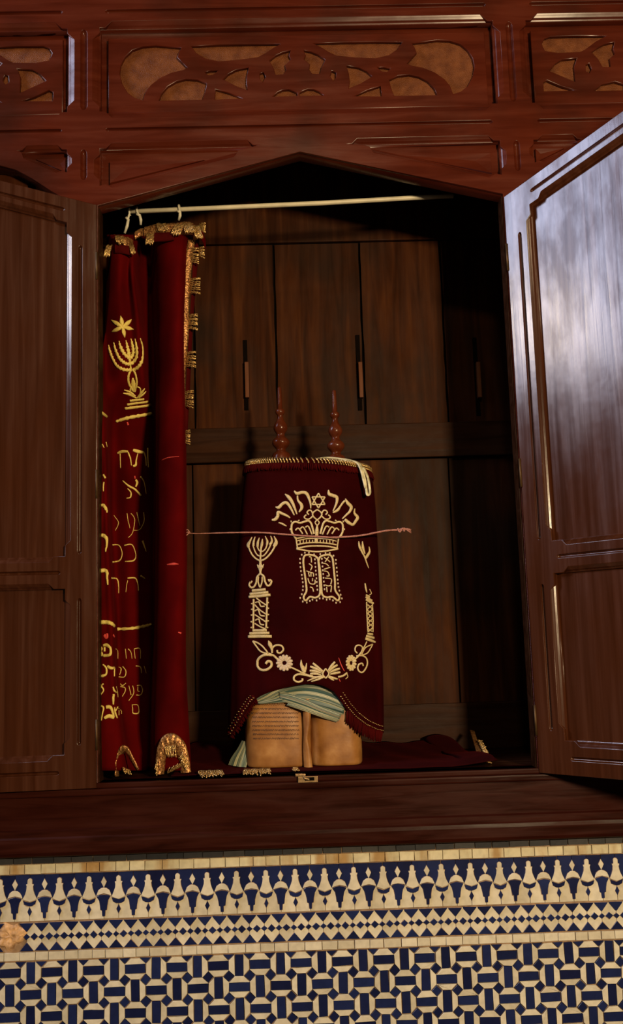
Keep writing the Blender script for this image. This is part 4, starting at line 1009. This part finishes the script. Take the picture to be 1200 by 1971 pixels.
def me_(name, st, mat=T_PALE, **k): stitch_each(name, st, MBVH, mat, mantle, **k)
def mes(name, st, mat=T_PALE, **k): return stitch(name, st, MBVH, mat, mantle, **k)
mir_u = lambda pts, c=611.0: [(2*c-p[0], p[1]+(-0.0), *p[2:]) for p in pts]
# arched Hebrew words
LET = [
 [[(632.5, 943, 2), (634, 951, 7), (641, 954, 7), (648, 957, 7), (649, 964, 5.5), (646, 974, 4), (641, 984, 2)]],
 [[(641, 987, 3), (650, 982, 5.5), (655, 975, 4), (660, 968, 4), (664, 964, 4)], [(665, 960, 2), (669, 968, 7), (676, 976, 7), (673, 985, 5), (667, 991, 4), (659, 999, 2.5)]],
 [[(683, 979, 2), (682, 988, 5), (688, 996, 7), (684, 1004, 6), (679, 1011, 5)], [(679, 1011, 5), (671, 1006, 7), (664, 1000, 6)]],
 [[(567, 945, 2.5), (572, 950, 6.5), (582, 948, 6), (590, 950, 7), (595, 959, 5.5), (598, 969, 4), (598.5, 979, 2)], [(573, 954, 3), (574, 963, 4), (580, 971, 6.5), (581, 978, 6), (576, 986, 2.5)]],
 [[(549, 951, 2), (556, 957, 7), (562, 965, 6.5), (567, 976, 5), (572, 990, 2.5)]],
 [[(531, 976, 2.5), (537, 977, 6.5), (544, 970, 6), (552, 968, 6.5), (560, 978, 5), (567, 992, 2.5)]],
 [[(524, 1001, 4), (530, 1000, 6.5), (535, 994, 6.5), (536, 986, 6), (544, 989, 5.5), (553, 993, 4.5), (559, 997, 2.5)], [(537, 1006, 2.5), (545, 1009, 4), (552, 1013, 2)]]]
for l_ in LET: mes('embroidered_letter', l_, lift=0.003)
def hexa(cx, cy, r_, rot): return [(cx+r_*math.sin(rot+2*math.pi*k/3), cy-r_*math.cos(rot+2*math.pi*k/3)) for k in range(3)]
stt = []
for rot in (0, math.pi):
    h_ = hexa(613.5, 964, 14.5, rot)
    for a, c in zip(h_, h_[1:]+h_[:1]): stt.append([(a[0], a[1], 2.8), (c[0], c[1], 2.8)])
mes('embroidered_star', stt)
cr_l = [W([(611, 981), (604, 986), (602, 990.5), (605, 996), (611, 1001)], 3), W([(603, 990), (599, 983), (594, 983), (591.5, 987), (595, 991)], 3), W([(603, 993), (596, 999), (589, 999), (586, 995), (590, 991)], 3),
        W([(611, 1001), (607, 1006), (611, 1012)], 2.5), W([(605, 1028), (602, 1016), (599, 1007), (594, 1002.5), (587, 1004), (578, 1006.5), (569, 1004.5), (563, 1008), (561.5, 1016), (563, 1026), (570, 1036)], 4),
        W([(569, 1021), (575, 1017), (583, 1028)], 3), W([(578, 1018), (584, 1015), (592, 1029)], 3), W([(588, 1015), (594, 1013.5), (601, 1029)], 3),
        [(558, 1019, 4), (561, 1019, 4)], [(562, 1004, 4), (560, 1004, 4)], [(575, 1001, 4), (576, 1003, 4)], [(564, 1032, 4), (566, 1030, 4)], W([(570, 1036), (572, 1048), (573, 1056)], 3)]
cr = cr_l+[mir_u(s_) for s_ in cr_l]
cr += [[(611, 1012, 3), (610.5, 1021, 6.5), (610, 1031, 6)], W([(568, 1037), (588, 1034), (610, 1033), (632, 1034.5), (650, 1037)], 3), W([(570, 1042), (588, 1037.5), (609, 1036.5), (632, 1038), (648, 1042)], 2.4), W([(571, 1049), (588, 1045.5), (609, 1044.5), (632, 1046), (648, 1049)], 3),
       W([(571, 1056), (590, 1052), (609, 1051), (632, 1052), (651, 1056)], 3.4), W([(571, 1056.5), (590, 1060), (610, 1062), (633, 1060), (651, 1056.5)], 3.4), [(609, 1036, 7), (609, 1046, 7)]]
for i, u in enumerate((578, 584, 590, 596, 602, 617, 623, 629, 635, 641)): cr.append([(u, 1039.5-abs(2-i % 5)*0.0, 2.2), (u, 1045.5, 2.2)])
mes('embroidered_crown', cr)
tab = [W([(613, 1076), (607, 1070.5), (597, 1068), (588, 1069), (584.5, 1075), (584.5, 1088), (587, 1106), (589.5, 1125), (590, 1138), (585, 1148), (586, 1154), (590, 1155.5), (597, 1149), (608, 1150.5), (616, 1144), (616.5, 1125), (615, 1100), (613, 1076)], 4),
       W([(613.5, 1082), (616, 1073), (624, 1069), (634, 1068), (640, 1074), (642, 1088), (645, 1120), (645.5, 1136), (653, 1148), (652.5, 1154), (649, 1155.5), (640, 1149), (629, 1150), (621, 1145), (619, 1130), (617.5, 1105), (614, 1082)], 4)]
mes('embroidered_tablets', tab)
bd = [(581, 1068), (578, 1076), (578, 1084), (578.5, 1092), (579.5, 1099.5), (581, 1107), (582, 1114), (583, 1121), (583.5, 1129), (583, 1136), (581, 1144), (578, 1151), (583, 1158), (591, 1160), (597, 1157), (602, 1154.5), (610, 1156), (616, 1152), (587, 1064), (595, 1064), (605, 1067.5),
      (642, 1070), (646.5, 1078), (646.5, 1085), (648, 1093), (648.5, 1101), (649, 1108), (650, 1116), (650.5, 1123), (651.5, 1130), (653, 1137), (655.5, 1145), (658, 1152), (654.5, 1159), (647, 1160.5), (641, 1156), (635, 1153.5), (629, 1154.5), (622, 1152), (617, 1067), (627, 1065), (635, 1065)]
bd += [(606.5+0.62*k, 1077+7.3*k) for k in range(9)]+[(620+0.62*k, 1076+7.3*k) for k in range(9)]
mes('tablet_edging', [[(x-1.3, y, 3.6), (x, y, 4.4), (x+1.3, y, 3.6)] for x, y in bd], T_SILV)
tx = [[(595, 1072), (599, 1073), (600, 1083)], [(595, 1085), (601, 1090), (598, 1098)], [(590, 1099), (597, 1101.5), (604, 1103.5)], [(594, 1102), (596, 1110)], [(599, 1103), (599, 1110)], [(604, 1104), (604, 1110)], [(593, 1113), (597, 1123), (606, 1124), (607, 1116)], [(602, 1113), (602, 1119)], [(597, 1130), (602, 1132), (604, 1139)],
      [(624, 1073), (630, 1077), (636, 1082)], [(633, 1072), (626, 1082)], [(622, 1084), (629, 1086), (633, 1090)], [(624, 1096), (630, 1094), (636, 1092)], [(624, 1099), (631, 1101), (634, 1108), (629, 1109)], [(626, 1113), (638, 1115), (637, 1125)], [(626, 1126), (632, 1128), (638, 1128), (637, 1140)], [(629, 1130), (630, 1140)]]
me_('tablet_letter', [W(s_, 2.4) for s_ in tx])
mn = [[(486, 1033.5, 1.5), (482, 1042, 5), (478.5, 1049, 8), (480, 1054, 5)], W([(479, 1052), (485, 1066), (493, 1075), (502, 1079), (512, 1075), (523, 1063), (531, 1049)], 3.6), [(528, 1032, 1.5), (532, 1042, 6), (530.5, 1048, 8), (527, 1052, 4)],
      [(492, 1033, 1.5), (489, 1043, 4.5), (488.5, 1051, 5)], W([(488, 1051), (492, 1062), (497, 1069), (503, 1070.5), (509, 1069), (517, 1058), (523, 1045)], 3), [(521.5, 1031.5, 1.5), (524, 1041, 4.5), (520, 1049, 5)],
      [(500, 1035, 1.5), (497, 1045, 5.5), (496.5, 1053, 5)], W([(496.5, 1053), (500, 1060), (506, 1061.5), (512, 1056), (515, 1046)], 2.8), [(511, 1032, 1.5), (515, 1042, 4.5), (514, 1049, 4)], [(506, 1037, 1.5), (505, 1047, 6), (503, 1058, 4), (502, 1078, 4)],
      [(502, 1079, 6), (502, 1086, 6), (502, 1090, 12), (502, 1096, 8), (502, 1101, 5), (502, 1106, 7)], [(496, 1087, 1.5), (499, 1093, 5)], [(508.5, 1086, 1.5), (505, 1093, 5)],
      W([(501, 1105), (495.5, 1111), (494, 1121), (490, 1129), (484.5, 1131), (480.5, 1126), (483, 1120)], 4), W([(503, 1105), (509, 1110), (510.5, 1119), (515, 1127), (520, 1126), (523, 1119), (519, 1116)], 4), W([(498.5, 1110), (498, 1121), (501, 1131)], 3), W([(505.5, 1110), (505, 1121), (501.5, 1131)], 3), [(484, 1120, 6), (486, 1121, 5)], [(517, 1118, 6), (519, 1117, 6)]]
mes('embroidered_menorah', mn)
colm = [W([(486, 1137), (499, 1136), (512, 1134.5)], 5.4), W([(482, 1143.5), (499, 1142), (517, 1140)], 5.4), W([(480, 1149), (500, 1147.5), (521, 1145)], 5.6), W([(489, 1153), (488.5, 1180), (488, 1211)], 4), W([(515, 1150), (514, 1180), (513, 1209)], 4),
        W([(494, 1151), (503, 1158), (513, 1165)], 3), W([(492, 1160), (499, 1159), (503, 1167), (510, 1167)], 3), W([(491, 1164), (501, 1174), (512, 1182)], 3), W([(491, 1176), (498, 1174), (502, 1184), (510, 1186)], 3), W([(491, 1183), (502, 1190), (512, 1197)], 3),
        W([(492, 1194), (499, 1192), (502, 1201), (509, 1203)], 3), W([(491, 1200), (501, 1206), (512, 1211)], 3), W([(487, 1213.5), (501, 1213.5), (514, 1213)], 5.4), W([(481, 1219.5), (501, 1219), (519, 1218.5)], 5.4), W([(478.5, 1225.5), (501, 1225), (523.5, 1225)], 6)]
colm += [[(u-1, v, 2.5), (u+2, v, 4)] for u, v in ((485, 1162), (485, 1173), (484.5, 1184), (484, 1197), (484, 1208))]+[[(u-2, v, 4), (u+1, v, 2.5)] for u, v in ((517, 1160), (517.5, 1171), (517.5, 1183), (517, 1195), (516, 1208))]
mes('embroidered_column', colm, lift=0.0025)
colr = [[(704, 1145, 3), (711, 1149, 6)], [(703.5, 1149, 4), (709, 1152.5, 5), (716, 1156, 4)], [(704, 1154, 4), (711, 1158, 5.5), (719, 1161.5, 4)], W([(705.5, 1159), (706, 1180), (708, 1217)], 2.8), W([(716.5, 1162), (718, 1190), (717.5, 1217)], 2.4),
        W([(707, 1164), (716, 1173), (708, 1181), (717, 1190), (709, 1199), (717, 1207), (708, 1216)], 3.2), W([(716, 1165), (707, 1174), (716, 1182), (708, 1191), (717, 1199), (708, 1208), (716, 1216)], 2.4), [(707, 1219.5, 4), (717, 1221, 5)], [(704.5, 1224, 5), (720, 1228, 5)], [(703, 1229, 5), (712, 1232, 6), (722, 1236, 4)],
        [(702.5, 1123, 3), (704, 1133, 4), (706, 1141, 2)], W([(711, 1134), (714.5, 1142), (711, 1145)], 2)]
mes('embroidered_column', colr, maxjump=0.03)
mes('embroidered_sprig', [[(690.5, 1042, 2), (692, 1052, 5), (697, 1063, 4), (702, 1073, 3.5), (706, 1085, 3), (709.5, 1094, 1.5)], [(697.5, 1042, 2), (698.5, 1054, 6), (702, 1066, 3)], [(710, 1052, 1.5), (711, 1062, 5), (706, 1071, 6.5), (703, 1076, 3)]], maxjump=0.03)
vine = [W([(487, 1234), (498, 1238), (508, 1246), (516, 1257)], 3.4), W([(487, 1234), (495, 1245), (503, 1254), (516, 1259)], 3.4), [(517, 1233, 1.5), (520, 1240, 8), (523, 1248, 5), (524, 1256, 3)], W([(524, 1257), (525, 1247), (532, 1242), (542, 1243), (546, 1250), (541, 1256.5), (535, 1256), (534, 1251)], 3.8),
        W([(517, 1258), (527, 1262), (534, 1268), (541, 1273)], 4.5), W([(524, 1261), (509, 1261), (498, 1269), (496.5, 1281), (503, 1289), (514, 1289), (522.5, 1282), (522, 1274.5), (516, 1273), (512, 1278)], 5.2),
        W([(557, 1283), (572, 1290), (588, 1298), (603, 1302)], 3.6), [(580, 1270, 1.5), (580.5, 1280, 6), (585, 1289, 9), (587, 1295, 5)], [(590.5, 1276, 1.5), (589, 1286, 4), (588, 1291, 3)], W([(626, 1303), (605, 1303.5), (590, 1300), (575, 1298), (567, 1302), (566.5, 1309), (574, 1313), (582, 1310), (582, 1306)], 4),
        W([(651, 1303), (660, 1301), (668, 1295)], 4), W([(667, 1296), (669.5, 1302), (665, 1307)], 2), W([(686, 1263), (697, 1262), (705.5, 1268), (706.5, 1280), (700, 1292), (694, 1294), (689, 1287), (691, 1279), (697, 1277), (699, 1282)], 3.4),
        W([(680, 1272), (689, 1264), (696, 1254)], 3.4), W([(694, 1259), (697.5, 1247), (692, 1242), (685.5, 1244), (684, 1252), (688, 1257.5)], 3), W([(696, 1260), (703, 1247), (717, 1240)], 2.6), W([(697, 1261), (708, 1256), (717, 1240)], 2.6), W([(706, 1235), (702, 1243), (697, 1252)], 2.6)]
mes('embroidered_vine', vine, lift=0.0025)
def flower(cx, cy, rx, ry, n):
    return [[(cx+rx*0.25*math.cos(a), cy+ry*0.25*math.sin(a), 2.5), (cx+rx*0.7*math.cos(a), cy+ry*0.7*math.sin(a), 7.0*min(1, rx/ry+0.2)), (cx+rx*math.cos(a), cy+ry*math.sin(a), 4)] for a in [2*math.pi*k/n+0.2 for k in range(n)]]
mes('embroidered_flower', flower(548, 1276, 16, 16, 13), T_SILV, lift=0.0025); mes('embroidered_flower', flower(676, 1276, 10.5, 15.5, 12), T_PALE, lift=0.0025)
bow = [[(622, 1292, 3), (612, 1284, 5), (603, 1276.5, 4)], [(622, 1294, 2), (608, 1287, 5), (598, 1283, 4)], [(620, 1296, 2), (607, 1292, 5), (597, 1291, 4)], [(619, 1299, 2), (607, 1297, 5), (598, 1297, 4)],
       [(632, 1291, 3), (638, 1282, 5), (645, 1274, 4)], [(633, 1293, 2), (641, 1285, 5), (650, 1280, 4)], [(634, 1295, 2), (644, 1290, 5), (654, 1287, 4)], [(635, 1298, 2), (644, 1296, 5), (655, 1294, 4)],
       [(622, 1301, 3), (610, 1304, 4), (592, 1311, 2)], [(624, 1303, 3), (613, 1308, 4), (600, 1312, 2)], [(633, 1301, 3), (641, 1305, 5), (650, 1307, 3)], [(632, 1303, 3), (638, 1307, 4), (643, 1310, 2)],
       W([(627, 1287), (621.5, 1297), (627, 1306)], 3), W([(627, 1287), (633, 1297), (627, 1306)], 3)]
mes('embroidered_bow', bow, lift=0.0025)
me_('loose_red_thread', [[(652, 1266, 1), (657, 1280, 2), (663, 1292, 1.5)], [(652, 1306, 1), (655, 1312, 2)]], T_RED)

# beaded braid and fringe round the top
bm = bmesh.new(); bf = bmesh.new()
NB = 132
for k in range(NB):
    th = 2*math.pi*k/NB; p0 = cross(th, ZT0); zt_ = ztop(p0.x); p = Vector((p0.x, p0.y, zt_)); c_ = Vector((0.045, CY, zt_)); o_ = (p-c_).normalized()
    nxt = cross(th+0.03, ZT0); tg = (Vector((nxt.x, nxt.y, 0))-Vector((p0.x, p0.y, 0))).normalized()
    bmesh.ops.create_icosphere(bm, subdivisions=1, radius=0.0025, matrix=Matrix.Translation(p+o_*0.0035+Vector((0, 0, -0.0085))))
    add_tube(bm, [p+o_*0.0032+Vector((0, 0, -0.007)), p+o_*0.003-tg*0.003+Vector((0, 0, -0.001)), p-o_*0.002-tg*0.006+Vector((0, 0, 0.0045))], [0.0019, 0.0024, 0.0019], 5)
for k in range(420):
    th = 2*math.pi*k/420; p0 = cross(th, ZT0-0.012, 0.003); zt_ = ztop(p0.x)
    a = Vector((p0.x, p0.y, zt_-0.011)); ln = random.uniform(0.013, 0.019); o_ = (a-Vector((0.045, CY, a.z))).normalized()
    add_tube(bf, [a, a+o_*0.002+Vector((random.uniform(-1, 1)*.001, 0, -ln*0.5)), a+o_*0.0035+Vector((random.uniform(-1, 1)*.002, 0, -ln))], [0.0015, 0.0016, 0.0011], 4)
bm_obj('gold_braid', bm, T_BULL, mantle, True); bm_obj('top_fringe', bf, V_FRINGE, mantle, True)['kind'] = 'stuff'
# braid and fringe along the lifted hem at both front corners
def hem_trim(us, side):
    bm = bmesh.new(); bf = bmesh.new(); prv = None
    for i, u in enumerate(us):
        v = hem_v(u)
        for off, rr_ in ((-13, 0.0010), (-5, 0.0012)):
            h_ = MBVH.ray_cast(CAM_LOC, ray(u+(off*0.75 if side < 0 else -off*0.55), v+off*(0.50 if side < 0 else 0.9)).normalized())
            if h_[0] is not None: add_tube(bm, [h_[0]+Vector((-0.0016, -0.0024, 0.0006)), h_[0]+Vector((0.0016, -0.0024, -0.0006))], [rr_, rr_], 5)
        th_h = MBVH.ray_cast(CAM_LOC, ray(u-(5 if side < 0 else 3), v-(7 if side < 0 else 4)).normalized())
        if th_h[0] is not None:
            for q in range(4):
                a = th_h[0]+Vector((random.uniform(-1, 1)*0.004, -0.0015, random.uniform(-1, 1)*.002)); ln = random.uniform(0.020, 0.027)*(0.85 if side < 0 else 1.1)
                d = Vector((0.55 if side < 0 else -0.15, -0.15, -0.85)).normalized()
                add_tube(bf, [a, a+d*ln*0.5+Vector((0, 0.002, 0)), a+d*ln+Vector((random.uniform(-1, 1)*.002, 0.004, 0))], [0.0020, 0.0021, 0.0013], 4)
    bm_obj('gold_braid', bm, T_BULL, mantle, True); bm_obj('hem_fringe', bf, V_FRINGE, mantle, True)['kind'] = 'stuff'
hem_trim([444+k*3.2 for k in range(16)], -1); hem_trim([654+k*2.9 for k in range(30)], 1)

# ================================================================== SASH, RIBBON, CORD
def sash(name, bands, parent=None):
    bm = bmesh.new(); uvl = bm.loops.layers.uv.new('UVMap')
    for bi, (top, bot, y0, puff) in enumerate(bands):
        a = pxw(top, y0); c = pxw(bot, y0); n = min(len(a), len(c)); m = 12; g = []
        for i in range(n):
            r_ = []
            for k in range(m+1):
                t = k/m; p = a[i].lerp(c[i], t); p.y -= puff*math.sin(math.pi*t)+0.0012*math.sin(t*19+i*0.15+bi); r_.append(bm.verts.new(p))
            g.append(r_)
        for i in range(n-1):
            for k in range(m):
                f = bm.faces.new((g[i][k], g[i+1][k], g[i+1][k+1], g[i][k+1]))
                for lp, (ii, kk) in zip(f.loops, ((i, k), (i+1, k), (i+1, k+1), (i, k+1))): lp[uvl].uv = (ii/n, bi*0.35+kk/m*0.33)
    return bm_obj(name, bm, P_SILK, parent, True)
sb = [([(486, 1350, .112), (510, 1334, .106), (540, 1314, .108), (580, 1304, .110), (620, 1304, .110), (664, 1326, .108)], [(498, 1354, .108), (520, 1352, .099), (545, 1344, .097), (580, 1338, .096), (620, 1340, .097), (664, 1352, .100)], .088, .002),
      ([(490, 1352, .108), (520, 1344, .100), (550, 1330, .098), (590, 1324, .096), (630, 1332, .098), (664, 1350, .102)], [(500, 1355, .106), (528, 1353, .097), (556, 1352, .091), (592, 1356, .088), (628, 1366, .090), (662, 1376, .098)], .088, .004),
      ([(538, 1332, .096), (560, 1334, .092), (590, 1344, .089), (620, 1358, .090), (658, 1374, .096)], [(540, 1348, .095), (562, 1356, .090), (590, 1366, .086), (620, 1378, .088), (652, 1388, .095)], .080, .005),
      ([(555, 1354, .090), (580, 1360, .086), (605, 1368, .085), (630, 1378, .089), (652, 1384, .095)], [(552, 1357, .091), (578, 1366, .087), (603, 1375, .086), (628, 1384, .089), (648, 1390, .094)], .08, .003)]
sashO = sash('silk_sash', sb); tag(sashO, 'teal and cream striped silk sash twisted round the scroll below the lifted mantle', 'sash')
so = sashO.modifiers.new('thick', 'SOLIDIFY'); so.thickness = 0.0015; so.offset = 0
tl = sash('sash_end', [([(466, 1425, .16), (458, 1440, .155), (446, 1458, .15), (440, 1472, .145)], [(480, 1428, .15), (479, 1442, .145), (478, 1458, .14), (474, 1477, .13)], .12, .008)], sashO)
rb = bmesh.new()
add_tube(rb, pxw([(606, 884, .105), (630, 881, .125), (655, 883, .120), (678, 887, .118), (692, 893, .110), (698, 905, .100), (703, 925, .096), (706, 945, .094), (708, 953, .093), (712, 950, .094), (712, 940, .096), (708, 918, .099), (700, 900, .102)], .1), 0.0036, 7, False, ((0, -0.5, 0.5), 0.6))
add_tube(rb, pxw([(640, 886, .118), (665, 886, .112), (686, 890, .108), (694, 902, .098), (699, 920, .095), (704, 940, .094)], .1), 0.0030, 7, False, ((0, -0.6, 0.4), 0.6))
rbo = tag(bm_obj('cream_ribbon', rb, T_RIB, None, True), 'narrow cream ribbon lying over the top right corner of the scroll mantle', 'ribbon')
cp = pxw([(361, 1026, .100), (380, 1027, .097), (420, 1026, .092), (460, 1025, .088), (500, 1025, .086), (540, 1028, .084), (580, 1031, .083), (612, 1033, .083), (640, 1034.5, .083), (672, 1033, .083), (700, 1030, .084), (725, 1025, .085), (748, 1021, .086), (772, 1020, .087)], .09)
bm = bmesh.new(); add_tube(bm, cp, [0.0011+0.0012*min(1, i/30)+0.0003*math.sin(i*1.7) for i in range(len(cp))], 8)
for q in ((1, -3), (-1, 4), (2, 1)): add_tube(bm, pxw([(768, 1020), (778, 1018+q[0]), (785, 1020-q[0]), (792, 1022+q[1])], .087), [0.0022]*8+[0.002]*8+[0.001]*3, 6)
add_tube(bm, pxw([(766, 1017), (770, 1024), (775, 1017), (779, 1023)], .084), 0.0022, 6)
for q in (-4, 0, 4): add_tube(bm, pxw([(366, 1026), (362, 1024+q), (358, 1026+q*1.4)], .100), 0.0015, 5)
cord = tag(bm_obj('tie_cord', bm, T_CORD, None, True), 'thin pink brown cord stretched across the mantle, knotted and frayed at its right end', 'cord')
